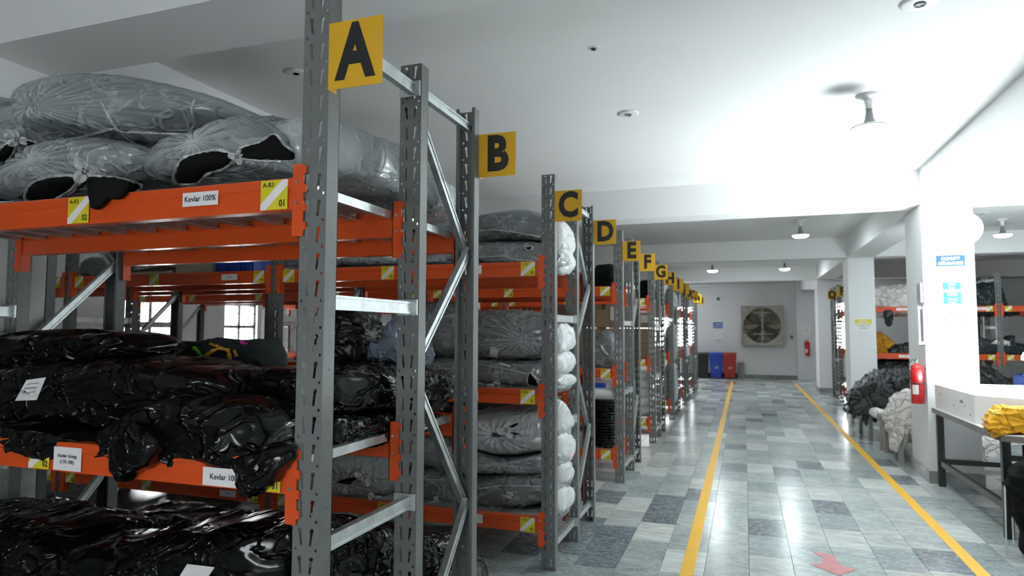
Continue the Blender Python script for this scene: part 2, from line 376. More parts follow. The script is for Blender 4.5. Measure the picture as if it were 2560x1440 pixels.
# slim conduit / cornice along the far wall
struct('trim_%d' % tn, MB().box((XL, YF-.12, 3.2), (XR, YF, 3.26), 'lamp_white')); tn += 1
for nm, lo, hi in (('baseboard_far', (XL, YF-.015, 0), (XR, YF, .12)), ('baseboard_left', (XL, YN, 0), (XL+.015, YF, .12)), ('baseboard_right', (XR-.015, YN, 0), (XR, YF, .12))):
    struct(nm, MB().box(lo, hi, 'skirting'))
def column(x0, x1, y0, y1, lab):
    r = tag(thing('column', (x0, y0, 0), lab, 'column'), kind='structure')
    part('shaft', MB().box((x0, y0, 0), (x1, y1, 3.0), 'wall_paint'), r)
    part('skirting', MB().box((x0-.015, y0-.015, 0), (x1+.015, y1+.015, .13), 'skirting'), r)
    return r
COLM = [(1.845, 2.325, 8.224, 9.0, 'white square column with the red extinguisher and printed signs, nearest on the right'),
        (1.86, 2.30, 13.75, 14.4, 'pale column with the small yellow topped notice'),
        (1.86, 2.30, 19.27, 20.0, 'pale column by the far wall, left of the Q rack'),
        (-4.08, -3.6, 2.10, 2.57, 'grey column behind the left end of the nearest rack'),
        (-4.08, -3.6, 8.224, 8.9, 'column hidden among the left racks, second from the camera'),
        (-4.08, -3.6, 13.75, 14.4, 'column hidden among the left racks, third from the camera'),
        (-4.08, -3.6, 19.27, 20.0, 'column hidden among the left racks, nearest the far wall')]
for a in COLM: column(*a)
struct('trim_%d' % tn, MB().box((1.69, YF-.35, 0), (2.6, YF, ZC), 'wall_paint')); tn += 1
# outside seen through the windows
bl = MB().box((-24, 2, -4), (-20, 14, 9), 'render_cream')
o = link('building', bl.mesh('building', (-22, 8, -4)), None, (-22, 8, -4)); tag(o, 'cream rendered building seen through the left windows', 'building')
mb = MB()
for yy in (4, 7, 10, 12.5):
    mb.box((-20.0, yy, .6), (-19.95, yy+.9, 2.2), 'grille')
part('window', mb, o, org=(-22, 8, -4))
# yellow aisle tape + arrow
def tape(x, lab):
    o = link('floor_tape', MB().box((x-.043, YN, 0.0005), (x+.043, 22.4, .0022), 'tape_yellow').mesh('floor_tape', (x, 8, 0)), None, (x, 8, 0)); tag(o, lab, 'floor tape')
tape(-.387, 'left yellow line on the marble floor, running alongside the lettered racks')
tape(1.462, 'right yellow line on the marble floor, running alongside the columns')
ap = [(.43, 5.40), (.575, 5.36), (.60, 5.14), (.69, 5.10), (.56, 4.93), (.40, 5.10), (.475, 5.13), (.50, 5.28)]
tag(link('floor_arrow', MB().prism([(x-.55, y-5.15) for x, y in ap][::-1], .0007, .002, 'arrow_red').mesh('floor_arrow', fix=True), None, (.55, 5.15, 0)), 'faded red arrow sticker on the floor between the yellow lines', 'floor marking')
# ------------------------------------------------------------------ racks
W_, FD, PITCH_, RH = .096, .062, .084, 2.688
def slot(cx, cz, tilt, n=5, rt=.0074, rb=.0042, hl=.021):
    P = [(cx+rt*math.cos(PI*i/(n-1)), hl+rt*math.sin(PI*i/(n-1))) for i in range(n)]+[(cx-rt*.62, hl-.009)]+[(cx-rb*math.cos(PI*i/(n-1)), -hl-rb*math.sin(PI*i/(n-1))) for i in range(n)]+[(cx+rt*.62, hl-.009)]
    return [(x+tilt*z, cz+z) for x, z in P]
def ring(cx, cz, rx, rz, n=8, tilt=0, top=1.0):
    out_ = []
    for i in range(n):
        a = 2*PI*(i+.5)/n; x, z = rx*math.cos(a), rz*math.sin(a)
        x *= top if z > 0 else .62 if top > 1 else 1
        out_.append((cx+x+tilt*z, cz+z))
    return out_
def perforated(w0, w1, z0, z1, holes):
    vs = [Vector((w0, z0)), Vector((w1, z0)), Vector((w1, z1)), Vector((w0, z1))]; es = [(0, 1), (1, 2), (2, 3), (3, 0)]
    for h in holes:
        k = len(vs); n = len(h); vs += [Vector(p) for p in h]; es += [(k+i, k+(i+1) % n) for i in range(n)]
    v2, e2, f2, *_ = delaunay_2d_cdt(vs, es, [], 1, 1e-6)
    def inside(p, poly):
        c = False; n = len(poly); j = n-1
        for i in range(n):
            if (poly[i][1] > p[1]) != (poly[j][1] > p[1]) and p[0] < (poly[j][0]-poly[i][0])*(p[1]-poly[i][1])/(poly[j][1]-poly[i][1])+poly[i][0]: c = not c
            j = i
        return c
    fs = []
    for f in f2:
        c = sum((v2[i] for i in f), Vector((0, 0)))/len(f)
        if not any(inside(c, h) for h in holes): fs.append(list(f))
    return [tuple(v) for v in v2], fs
def upright_mesh(lod=0):
    mb = MB(); hw = W_/2; t = .0022
    nU = int(RH/PITCH_)
    if lod == 0:
        hs = [slot(-.019, .048, -.12), slot(.019, .048, .12), ring(-.036, .012, .0042, .0055, 6), ring(.036, .012, .0042, .0055, 6)]
    else:
        hs = [slot(-.019, .048, -.12, 3), slot(.019, .048, .12, 3), ring(-.036, .012, .004, .005, 4), ring(.036, .012, .004, .005, 4)]
    vv, ff = perforated(-hw, hw, 0, PITCH_, hs)
    fh = [ring(FD*.55, .05, .0028, .0028, 6)]
    v3, f3 = perforated(0, FD, 0, PITCH_, fh)
    for u in range(nU):
        z = u*PITCH_
        mb.add([(x, 0, z+y) for x, y in vv], ff, 'rack_grey')
        mb.add([(x, t, z+y) for x, y in vv], [f[::-1] for f in ff], 'rack_grey')
        for h in hs:
            n = len(h); mb.add([(x, 0, z+y) for x, y in h]+[(x, t, z+y) for x, y in h], [(i, i+n, (i+1) % n+n, (i+1) % n) for i in range(n)], 'rack_grey')
        for sx in (-1, 1):
            f_ = f3 if sx > 0 else [f[::-1] for f in f3]
            mb.add([(sx*hw, x, z+y) for x, y in v3], f_, 'rack_grey')
            mb.add([(sx*(hw-t), x, z+y) for x, y in v3], [f[::-1] for f in f_], 'rack_grey')
    zt = nU*PITCH_
    for sx in (-1, 1):
        mb.box((min(sx*hw, sx*(hw-.014)), FD-t, 0), (max(sx*hw, sx*(hw-.014)), FD, zt), 'rack_grey')
    mb.box((-hw-.006, -.006, 0), (hw+.006, FD+.01, .004), 'rack_grey')
    return mb.mesh('upright', (0, 0, 0))
UPM = upright_mesh(0); UPM2 = upright_mesh(1)
LV = [(.235, .340), (1.095, 1.195), (1.980, 2.085)]
PX = [-1.267, -3.555, -5.845, -8.135]
def beam_mesh(L_):     # front face at y=0 looking -y, x from 0..L_, z 0..0.104
    mb = MB(); h = .104; pr = [(.0, 0), (.0, .066), (-.004, .072), (-.004, h-.004), (0, h), (.042, h), (.046, h-.004), (.046, 0)]
    n = len(pr); vs = [(0, y, z) for y, z in pr]+[(L_, y, z) for y, z in pr]
    mb.add(vs, [(i, (i+1) % n, n+(i+1) % n, n+i) for i in range(n)]+[list(range(n))[::-1], list(range(n, 2*n))], 'rack_orange')
    return mb.mesh('shelf_beam', fix=True)
def conn_mesh(s):      # end connector at the upright; s=+1: upright lies towards +x
    mb = MB(); xa, xb = (-.006, .034) if s > 0 else (-.034, .006)
    mb.box((xa, -.011, -.086), (xb, -.005, .143), 'rack_orange')
    mb.box((xa if s > 0 else xb-.003, -.011, -.086), (xa+.003 if s > 0 else xb, .04, .143), 'rack_orange')
    for z in (-.06, .0, .06, .12):
        x0, x1 = (xb-.002, xb+.010) if s > 0 else (xa-.010, xa+.002)
        mb.box((x0, -.011, z-.008), (x1, -.004, z+.017), 'rack_orange')
    for z in (.02, .088): mb.lathe([(0.0, -.014), (.0055, -.014), (.006, -.011)], ((xa+xb)/2-s*.004, 0, z), 'steel', 8, 'Y')
    return mb.mesh('beam_connector')
BL = 2.2; BEAM = beam_mesh(BL-.05); CR, CLf = conn_mesh(1), conn_mesh(-1)
def plank_mesh(Wp, Ln):
    mb = MB(); t = .002
    pr = [(0, -.032), (0, 0), (Wp*.18, 0), (Wp*.2, -.006), (Wp*.8, -.006), (Wp*.82, 0), (Wp, 0), (Wp, -.032), (Wp-.02, -.032), (Wp-.02, -.029), (Wp-.003, -.029), (Wp-.003, -.004), (.003, -.004), (.003, -.029), (.02, -.029), (.02, -.032)]
    n = len(pr); vs = [(x, 0, z) for x, z in pr]+[(x, Ln, z) for x, z in pr]
    mb.add(vs, [(i, (i+1) % n, n+(i+1) % n, n+i) for i in range(n)], 'galvanised'); return mb.mesh('deck_plank', fix=True)
NPK = 12; PKP = (BL-.04)/NPK; PLANK = plank_mesh(PKP-.014, .60)
def deck_joined():
    mb = MB(); t = PLANK
    for i in range(NPK):
        mb.add([v.co+Vector((i*PKP, 0, 0)) for v in t.vertices], [list(p.vertices) for p in t.polygons], 'galvanised')
    return mb.mesh('deck_panel')
DECKJ = deck_joined()
_lab = {}
def loc_label(top, bot):
    k = (top, bot)
    if k in _lab: return _lab[k]
    mb = MB(); w2, h = .052, .096
    mb.box((-w2, -.0015, 0), (w2, 0, h), 'label_yellow')
    a, b_ = .020, .020
    mb.add([(-w2, -.0019, 0), (-w2+a, -.0019, 0), (w2, -.0019, h-b_), (w2, -.0019, h), (w2-a, -.0019, h), (-w2, -.0019, b_)], [(0, 1, 2, 3, 4, 5)], 'label_white')
    mb.text(top, (-.044, -.002, h-.016), .0155, 'print_black', bold=.015, align='LEFT')
    mb.text(bot, (.046, -.002, .019), .022, 'print_black', bold=.02, wx=.85, align='RIGHT')
    _lab[k] = mb.mesh('location_label'); return _lab[k]
def paper_label(w, h, lines, fs, sty='print_black', mt_='label_white'):
    mb = MB().box((-w/2, -.0015, 0), (w/2, 0, h), mt_)
    for i, ln in enumerate(lines):
        mb.text(ln, (0, -.002, h/2+(len(lines)-1)*fs*.85-i*fs*1.7), fs, sty, bold=.015)
    return mb.mesh('paper_label')
def sign_mesh(ch, tilt=0):
    mb = MB(); mb.box((0, -.003, 0), (.193, -.001, .215), 'sign_yellow'); mb.box((0, -.001, .0), (.002, .04, .215), 'sign_yellow')
    return mb.mesh('aisle_sign')
def letter_mesh(ch):
    mb = MB(); wid = {'I': 1.0, 'M': .9, 'A': .93}.get(ch, 1.0)
    mb.text(ch, (.0965, -.0036, .1065), .168, 'print_black', bold=.045, wx=.84*wid); return mb.mesh('letter')
def brace(mb, p, q, w=.020):   # galvanised C channel
    p, q = Vector(p), Vector(q); d = (q-p); ln = d.length; d.normalize()
    sx = Vector((1, 0, 0)); up = d.cross(sx).normalized()
    pr = [(-.014, -w), (.014, -w), (.014, -w+.009), (.010, -w+.009), (.010, w-.009), (.014, w-.009), (.014, w), (-.014, w), (-.014, w-.003), (.006, w-.003), (.006, -w+.003), (-.014, -w+.003)]
    n = len(pr); vs = [p+sx*a+up*b_ for a, b_ in pr]+[q+sx*a+up*b_ for a, b_ in pr]
    mb.add(vs, [(i, (i+1) % n, n+(i+1) % n, n+i) for i in range(n)]+[list(range(n))[::-1], list(range(n, 2*n))], 'galvanised')
_br = {}
def brace_meshes(d1, d2):
    """meshes relative to the front upright web plane: spacer rails between front and mid posts, lattice between mid and rear posts"""
    k = (round(d1, 3), round(d2, 3))
    if k in _br: return _br[k]
    res = []
    for z in (.15, .93, 1.69, 2.58):
        mb = MB(); brace(mb, (.012, FD-.01, z), (.012, d1+.03, z), .024); mb.box((-.045, d1-.012, z-.03), (.045, d1-.003, z+.033), 'galvanised'); res.append(('spacer_rail', mb.mesh('spacer_rail', fix=True)))
    for z in (.15, 2.59):
        mb = MB(); brace(mb, (.012, d1+.02, z), (.012, d2-.02, z)); res.append(('horizontal_brace', mb.mesh('horizontal_brace', fix=True)))
    zz = [(d1+.03, 2.56), (d2-.04, 1.99), (d1+.03, 1.46), (d2-.04, .80), (d1+.03, .22)]
    for i in range(4):
        mb = MB(); a = zz[i]; b_ = zz[i+1]; xo = .010 if i % 2 else -.012
        brace(mb, (xo, a[0], a[1]), (xo, b_[0], b_[1])); mb.tube([(xo-.02, b_[0], b_[1]), (xo+.035, b_[0], b_[1])], .006, 'steel', 6)
        res.append(('diagonal_brace', mb.mesh('diagonal_brace', fix=True)))
    _br[k] = res; return res
def rack(letters, Y, lab, posts=PX, planks=1, sgn=1, lod=0, whites=(), rear=True, lev_l=None):
    """one storage rack block: front, middle and rear rows of uprights with three beam levels"""
    org = Vector((posts[0], Y[0], 0)); root = thing('storage_rack', org, lab, 'rack', 'grey and orange storage racks')
    um = UPM if lod == 0 else UPM2
    def put(nm, me, x, y, z, par=root, rz=0, base=org):
        o = bpy.data.objects.new(nm, me); COL.objects.link(o); o.parent = par; o.location = Vector((x, y, z))-base
        if rz: o.rotation_euler.z = rz
        return o
    for x in posts:
        put('upright', um, x, Y[0], 0); put('upright', um, x, Y[1], 0)
        if len(Y) > 2: put('upright', um, x, Y[2], 0, rz=PI)
        if len(Y) > 2:
            for nm, me in brace_meshes(Y[1]-Y[0], Y[2]-Y[0]): put(nm, me, x, Y[0], 0)
    nb = len(posts)-1
    for b_ in range(nb):
        xa, xb = (posts[b_+1], posts[b_]) if sgn > 0 else (posts[b_], posts[b_+1])
        x0 = xa+W_/2; x1 = xb-W_/2
        for li, (z0, z1) in enumerate(LV):
            for yi, y in enumerate(Y):
                rr = yi == 2
                bm = put('shelf_beam', BEAM, x0+.02 if not rr else x1-.02, y if not rr else y, z0, rz=PI if rr else 0)
                bb = Vector((0, 0, 0))
                for (cm, lx) in ((CLf, -.006), (CR, BL-.05+.006)):
                    c = bpy.data.objects.new('beam_connector', cm); COL.objects.link(c); c.parent = bm; c.location = (lx, 0, 0)
                if yi == 0 or (yi == 1 and b_ > 0 and False):
                    if letters:
                        for q, fx in ((0, .965), (1, ((.5, .5, .565)[li] if len(posts) == 2 else .45)), (2, .035)):
                            c = bpy.data.objects.new('location_label', loc_label('%s-R%d' % (letters[0], li+1), '%02d' % (b_*3+q+1))); COL.objects.link(c); c.parent = bm
                            c.location = ((BL-.05)*fx - (.0 if fx < .9 else 0), -.0045, .004)
            # decks
            for yi in range(len(Y)-1):
                ya = Y[yi]+(.02 if yi else .018); sy = (Y[yi+1]-Y[yi]-.035)/.60
                if b_ < planks:
                    for i in range(NPK):
                        o = put('deck_plank', PLANK, x0+.02+i*PKP, ya, z1-.003+.002); o.scale.y = sy
                else:
                    o = put('deck_panel', DECKJ, x0+.02, ya, z1-.001); o.scale.y = sy
    return root, put
BL3 = [(1.734, 2.365, 2.989), (4.380, 5.025, 5.662), (7.091, 7.756, 8.333), (9.772, 10.392, 11.031), (12.493, 13.171, 13.767), (15.125, 15.80, 16.42), (17.85, 18.50, 19.12)]
names = ['AB', 'CD', 'EF', 'GH', 'IJ', 'KL', 'MN']
desc = ['nearest grey and orange rack, carrying the A and B letter signs', 'second rack from the camera, carrying the C and D signs', 'rack carrying the E and F signs', 'rack carrying the G and H signs',
        'rack carrying the I and J signs', 'rack with the K and L signs, farther down the left row', 'last rack of the left row, with the M and N signs']
def signs(letters, Y, put, x0, dirx=1, which=(0, 1)):
    for q in which:
        ch = letters[q]; y = Y[0] if q == 0 else Y[2]
        xx = x0+.048 if dirx > 0 else x0-.048-.193
        s = put('aisle_sign', sign_mesh(ch), xx, y-.001, 2.352); tag(s, 'yellow plate with the letter %s' % ch)
        if ch == 'K': s.rotation_euler.y = .35
        l = bpy.data.objects.new('letter', letter_mesh(ch)); COL.objects.link(l); l.parent = s
for i, (Y, nm, ds) in enumerate(zip(BL3, names, desc)):
    posts = PX[:2] if i == 0 else PX
    root, put = rack(nm, Y, ds, posts, planks=1 if i < 2 else 0, lod=0 if i < 2 else 1)
    signs(nm, Y, put, PX[0])
    def white_lab(w, h, lines, fs, X, z, y=None, b_='print_black'):
        return put('paper_label', paper_label(w, h, lines, fs, b_), X, (y or Y[0])-.0048, z)
    if i == 0:
        white_lab(.150, .047, ['Kevlar 100%'], .019, -1.712, 2.015)
        white_lab(.185, .058, ['Kevlar 100%'], .018, -1.57, 1.100)
        white_lab(.135, .082, ['Kevlar Lining', '(170-180)'], .0125, -2.27, 1.101)
    if i == 1:
        white_lab(.20, .062, ['Black 50', '(100 %)'], .012, -1.86, 2.005); white_lab(.20, .055, ['Black 50', 'roll'], .011, -1.88, 1.115)
        white_lab(.20, .062, ['Cut Resist', '(50-60)'], .012, -1.84, .262)
        white_lab(.16, .05, ['Fabric'], .013, -4.0, 2.01); white_lab(.16, .05, ['Fabric'], .013, -3.95, .26)
    if i == 2: white_lab(.2, .05, ['Lining'], .013, -3.1, 2.0)
# separate end frame left of the B row
Yp = 2.99
o = link('rack_upright', UPM2, None, (-4.185, 3.02, 0)); o.rotation_euler.z = PI; tag(o, 'single grey perforated upright beside the grey column at far left', 'upright')
# right-hand racks
PXR = [2.10, 4.39, 6.68]
rootP, putP = rack('OP', (14.3, 14.95, 15.6), 'right-hand rack with the P sign, holding hides', PXR, planks=0, sgn=-1, lod=1)
s = putP('aisle_sign', sign_mesh('P'), 1.90, 15.595, 2.352); tag(s, 'yellow plate with the letter P'); l = bpy.data.objects.new('letter', letter_mesh('P')); COL.objects.link(l); l.parent = s
rootQ, putQ = rack('QR', (17.0, 17.65, 18.3), 'right-hand rack with the Q sign, beyond the P rack', PXR, planks=0, sgn=-1, lod=1)
s = putQ('aisle_sign', sign_mesh('Q'), 1.86, 16.995, 2.352); tag(s, 'yellow plate with the letter Q'); l = bpy.data.objects.new('letter', letter_mesh('Q')); COL.objects.link(l); l.parent = s
putP('paper_label', paper_label(.22, .05, ['Leather'], .013), 2.85, 14.295, 2.01); putP('paper_label', paper_label(.22, .05, ['Leather'], .013), 2.87, 14.295, 1.12)
putP('paper_label', paper_label(.24, .05, ['Leather'], .013), 4.1, 14.295, 2.01)
# ------------------------------------------------------------------ sacks, heaps and things traced on a plane and given volume
def resample(pts, n):
    P = []; N = len(pts)
    for i in range(N):
        p0, p1, p2, p3 = pts[i-1], pts[i], pts[(i+1) % N], pts[(i+2) % N]
        for k in range(12):
            t = k/12; P.append(.5*((2*p1)+(-p0+p2)*t+(2*p0-5*p1+4*p2-p3)*t*t+(-p0+3*p1-3*p2+p3)*t*t*t))
    d = [0]
    for i in range(len(P)): d.append(d[-1]+(P[(i+1) % len(P)]-P[i]).length)
    out_ = []; j = 0
    for k in range(n):
        s_ = d[-1]*k/n
        while d[j+1] < s_: j += 1
        t = (s_-d[j])/max(1e-9, d[j+1]-d[j]); out_.append(P[j].lerp(P[(j+1) % len(P)], t))
    return out_
class Shape: pass
def volume(px, ax, val, b, ctr=None, e=.55, n=84, m_=28, wr=.012, lf=.015, fr=9, seed=0, fold=0, kf=17, shrink=1, floor=None, st=(1, 1, 1), haze0=0, sharp=3, w2=.3, jag=0):
    """closed volume: outline unprojected on plane ax=val at its real distance, domed to half depth b on both sides"""
    S = Shape(); sg = -1 if ax == 'Y' else 1; iax = 'XYZ'.index(ax)
    O = resample([un(x, y, ax, val) for x, y in px], n)
    C = un(*ctr, ax, val) if ctr else sum(O, Vector())/n
    if jag:
        g0 = sum(O, Vector())/n
        O = [o_+(o_-g0).normalized()*jag*(noise.noise(o_*14+Vector((seed, 0, 0)))*1.4+abs(noise.noise(o_*38))*1.2)*(1.3 if o_.z < g0.z else .5) for o_ in O]
    G = sum(O, Vector())/n; off = Vector((seed*3.7, seed*1.3, seed*5.1)); V = []; H = []
    rr = random.Random(seed); ph = rr.uniform(0, 6)
    for j in range(m_+1):
        phi = -PI/2+PI*j/m_; s = abs(math.cos(phi))**e*shrink; d = math.copysign(abs(math.sin(phi))**e, math.sin(phi))*b*shrink*sg*-1
        front = (d*sg > 0)
        row = range(1) if j in (0, m_) else range(n)
        for i in row:
            c = C if front else G; P = c+(O[i]-c)*s
            P = P.copy(); P[iax] = val+d
            q = P+off
            nr = (P-G); nr[iax] = d*1.0; nr = nr.normalized() if nr.length > 1e-6 else Vector((0, 0, 1))
            qq = Vector((q.x*st[0], q.y*st[1], q.z*st[2]))*fr
            rn = 1-abs(noise.noise(qq)*1.9); rn = max(0, rn)**sharp
            rn2 = max(0, 1-abs(noise.noise(qq*2.1+Vector((9, 3, 1)))*1.9))**sharp
            k_ = lf*noise.noise(q*3.1) + wr*(rn-.35) + wr*w2*(rn2-.35); hz = haze0
            if fold and front:
                f_ = math.exp(-(s*2.6)**1.3); ang = 2*PI*i/n
                k_ += fold*f_*(math.sin(kf*ang+ph+2*noise.noise(q*6))) ; hz += f_*1.1*(.55+.45*math.sin(kf*ang+ph))
                P[iax] += -sg*fold*1.4*math.exp(-(s*5)**2)
            hz += .5*max(0, rn-.6)
            P += nr*k_
            if floor is not None and P.z < floor: P.z = floor+.3*(floor-P.z)*0
            V.append(P); H.append(min(1, hz))
    Fc = []
    for i in range(n): Fc.append([0, 1+(i+1) % n, 1+i])
    for j in range(m_-2):
        a = 1+j*n; b2 = a+n
        for i in range(n): Fc.append([a+i, a+(i+1) % n, b2+(i+1) % n, b2+i])
    a = 1+(m_-2)*n; l_ = len(V)-1
    for i in range(n): Fc.append([a+i, a+(i+1) % n, l_])
    S.V, S.F, S.H = V, Fc, H; S.ax, S.val, S.b, S.sg = ax, val, b, sg
    return S
def s_mesh(S, name, mt_, org, haze=True):
    me = bpy.data.meshes.new(name); me.from_pydata([v-org for v in S.V], [], S.F); me.materials.append(M[mt_])
    me.polygons.foreach_set('use_smooth', [True]*len(me.polygons))
    bm = bmesh.new(); bm.from_mesh(me); bmesh.ops.recalc_face_normals(bm, faces=bm.faces); bm.to_mesh(me); bm.free()
    if haze: a = me.attributes.new('haze', 'FLOAT', 'POINT'); a.data.foreach_set('value', S.H)
    return me
def base_of(S):
    n = len(S.V); c = sum(S.V, Vector())/n; return Vector((c.x, c.y, min(v.z for v in S.V)))
def tree(S):
    if not hasattr(S, 'T'): S.T = BVHTree.FromPolygons(S.V, S.F)
    return S.T
def hit(S, x, y, off=.004):
    d = ray(x, y).normalized(); h = tree(S).ray_cast(CAM, d)
    if h[0] is None: p = un(x, y, S.ax, S.val+S.sg*S.b*.7)
    else: p = h[0]
    return p-d*off
def interp(pts, k):
    out_ = []
    for i in range(len(pts)-1):
        for j in range(k): t = j/k; out_.append((pts[i][0]*(1-t)+pts[i+1][0]*t, pts[i][1]*(1-t)+pts[i+1][1]*t))
    return out_+[pts[-1]]
def seam(S, root, org, pts, r=.0035, mt_='film_rim', name='seam', closed=False, wob=.5):
    if closed: pts = pts+[pts[0]]
    P = [hit(S, x+R.uniform(-wob, wob), y+R.uniform(-wob, wob), .002) for x, y in interp(pts, 5)]
    if closed: P = P[:-1]
    rr = [r*R.uniform(.6, 1.4) for _ in P]
    return part(name, MB().tube(P, r, mt_, 6, closed, rr), root, True, org=org)
def lobe(S, root, org, pts, mt_='cloth_black', bulge=.03, rim=True, name='fabric_end', rimm='film_rim', rr_=.0065):
    """cloth showing at the open mouth of a sack"""
    n = 40; O = resample([Vector((x, y, 0)) for x, y in pts], n); C = sum(O, Vector())/n; mb = MB(); V = []; F_ = []; K = 6
    for k in range(K+1):
        t = 1-k/K
        for i in range(n if k < K else 1):
            p = C+(O[i]-C)*t; d = bulge*math.sqrt(max(0, 1-t*t)); h_ = hit(S, p.x, p.y, .003+d+.006*noise.noise(Vector((p.x*.05, p.y*.05, 0)))); V.append(h_)
    for k in range(K-1):
        for i in range(n): F_.append([k*n+i, k*n+(i+1) % n, (k+1)*n+(i+1) % n, (k+1)*n+i])
    for i in range(n): F_.append([(K-1)*n+i, (K-1)*n+(i+1) % n, K*n])
    mb.add(V, F_, mt_); o = part(name, mb, root, True, org=org)
    if rim:
        P = [v+Vector((0, 0, 0)) for v in V[:n]]; rr = [rr_*R.uniform(.5, 1.7) for _ in P]
        part('film_rim', MB().tube(P, .005, rimm, 6, True, rr), root, True, org=org)
    return o
def knot(S, root, org, x, y, r=.03, mt_='film_rim'):
    c = hit(S, x, y, .012); mb = MB(); n = 28; V = [c]; F_ = []
    d = -ray(x, y).normalized(); sx = d.cross(Vector((0, 0, 1))).normalized(); sy = sx.cross(d)
    for k in range(1, 5):
        for i in range(n):
            a = 2*PI*i/n; q = r*k/4*(1+.35*math.sin(3*a+x)); V.append(c+(sx*math.cos(a)+sy*math.sin(a))*q+d*(.012*math.sin(7*a+k*.3)*k/4+.02*k/4*(1-k/6)))
    for i in range(n): F_.append([0, 1+i, 1+(i+1) % n])
    for k in range(3):
        for i in range(n): F_.append([1+k*n+i, 1+k*n+(i+1) % n, 1+(k+1)*n+(i+1) % n, 1+(k+1)*n+i])
    mb.add(V, F_, mt_); return part('tied_knot', mb, root, True, org=org)
def sticker(S, root, org, quad, lines=None, mt_='paper', name='sticker', bars=0, text=None):
    """paper sticker lying on the sack; quad = corner pixels tl,tr,br,bl"""
    K = 8; V = []; tl, tr_, br, bl_ = [Vector((*q, 0)) for q in quad]
    for j in range(K+1):
        for i in range(K+1):
            u, v = i/K, j/K; p = (tl*(1-u)+tr_*u)*(1-v)+(bl_*(1-u)+br*u)*v; V.append(hit(S, p.x, p.y, .004))
    F_ = [(j*(K+1)+i, j*(K+1)+i+1, (j+1)*(K+1)+i+1, (j+1)*(K+1)+i) for j in range(K) for i in range(K)]
    mb = MB().add(V, F_, mt_)
    if bars:
        for b_ in range(bars):
            v0 = .2+.6*b_/bars; v1 = v0+.05; VV = []
            for v in (v0, v1):
                for i in range(K+1):
                    u = .15+.6*i/K; p = (tl*(1-u)+tr_*u)*(1-v)+(bl_*(1-u)+br*u)*v; VV.append(hit(S, p.x, p.y, .0055))
            mb.add(VV, [(i, i+1, K+2+i, K+1+i) for i in range(K)], 'print_grey')
    if text:
        p0 = hit(S, *(((tl+tr_+br+bl_)/4).to_2d()), .007); rgt = (V[K]-V[0]).normalized(); up = (V[0]-V[K*(K+1)]); ln = up.length; up.normalize()
        mb.text(text, p0, ln*.55, 'print_black', right=rgt, up=up, bold=.02)
    return part(name, mb, root, False, org=org)
def black_bag(lab, px, ax, val, b, group=None, mt_='black_plastic', **k):
    k = dict(dict(wr=.020, lf=.024, fr=5.4, n=150, m_=56, st=(1, .8, 1.9), sharp=4, w2=.3), **k)
    S = volume(px, ax, val, b, **k); org = base_of(S)
    o = tag(link('black_sack', s_mesh(S, 'black_sack', mt_, org, False), None, org), lab, 'sack', group); S.o, S.g = o, org; return S
def clear_bag(lab, px, ax, val, b, group=None, core='cloth_slate', flm='film_clear', cat='sack', **k):
    k = dict(dict(wr=.007, lf=.012, fr=10, n=96, m_=34), **k)
    S = volume(px, ax, val, b, **k); org = base_of(S); root = thing('clear_sack', org, lab, cat, group)
    k2 = dict(k); k2.update(shrink=.955 if not k.get('fold') else .91, wr=.003, n=60, m_=22, fold=0); k2['lf'] = k['lf']
    C = volume(px, ax, val, b, **k2)
    link('fabric_bundle', s_mesh(C, 'fabric_bundle', core, org, False), root)
    link('plastic_film', s_mesh(S, 'plastic_film', flm, org), root); S.o, S.g = root, org; return S
GT = 'clear sacks of fabric on the top shelf of the A rack'; GB = 'black sacks on the A rack'; GC = 'clear sacks on the C rack'
# --- top shelf, rack A
S = clear_bag('clear sack with a tied end and dark cloth, left edge of the top shelf', [(-80, 300), (-30, 285), (30, 272), (90, 270), (140, 275), (168, 300), (172, 345), (160, 395), (110, 415), (20, 412), (-80, 412)], 'Y', 2.05, .26, GT, ctr=(42, 348), fold=.010, seed=1)
lobe(S, S.o, S.g, [(-12, 408), (-2, 375), (25, 355), (42, 350), (35, 375), (20, 400), (8, 412)]); lobe(S, S.o, S.g, [(62, 350), (90, 358), (112, 378), (118, 408), (105, 412), (85, 385), (68, 365)]); knot(S, S.o, S.g, 42, 348, .03)
lobe(S, S.o, S.g, [(150, 300), (165, 280), (190, 276), (196, 285), (178, 305), (162, 325)], rim=False)
S = clear_bag('large clear sack lying on top of the others beside the A post', [(168, 345), (172, 310), (205, 262), (260, 240), (350, 230), (430, 236), (520, 250), (600, 268), (660, 292), (696, 318), (680, 330), (600, 352), (500, 378), (400, 384), (300, 372), (200, 382), (178, 376)], 'Y', 2.2, .36, GT, ctr=(270, 330), fold=.004, kf=23, seed=2, st=(2.2, 1, .7), lf=.02)
seam(S, S.o, S.g, [(172, 372), (215, 338), (285, 321), (305, 330), (470, 336)], .007); seam(S, S.o, S.g, [(250, 250), (285, 315), (345, 366)], .005); seam(S, S.o, S.g, [(487, 246), (478, 270), (486, 310), (470, 340)], .005)
S = clear_bag('open clear sack with black cloth hanging over the beam, left of the white label', [(60, 505), (62, 480), (110, 448), (160, 410), (215, 380), (300, 366), (370, 370), (430, 384), (450, 405), (420, 450), (360, 472), (250, 490), (180, 500), (100, 514)], 'Y', 2.02, .24, GT, ctr=(215, 432), fold=.012, seed=3, kf=19)
lobe(S, S.o, S.g, [(62, 492), (75, 462), (110, 445), (150, 439), (194, 443), (180, 470), (130, 500), (85, 512)], bulge=.04)
lobe(S, S.o, S.g, [(222, 444), (262, 441), (310, 447), (354, 466), (300, 500), (262, 525), (240, 524), (228, 495)], bulge=.04); knot(S, S.o, S.g, 212, 428, .04)
seam(S, S.o, S.g, [(150, 498), (180, 480), (210, 445)], .006)
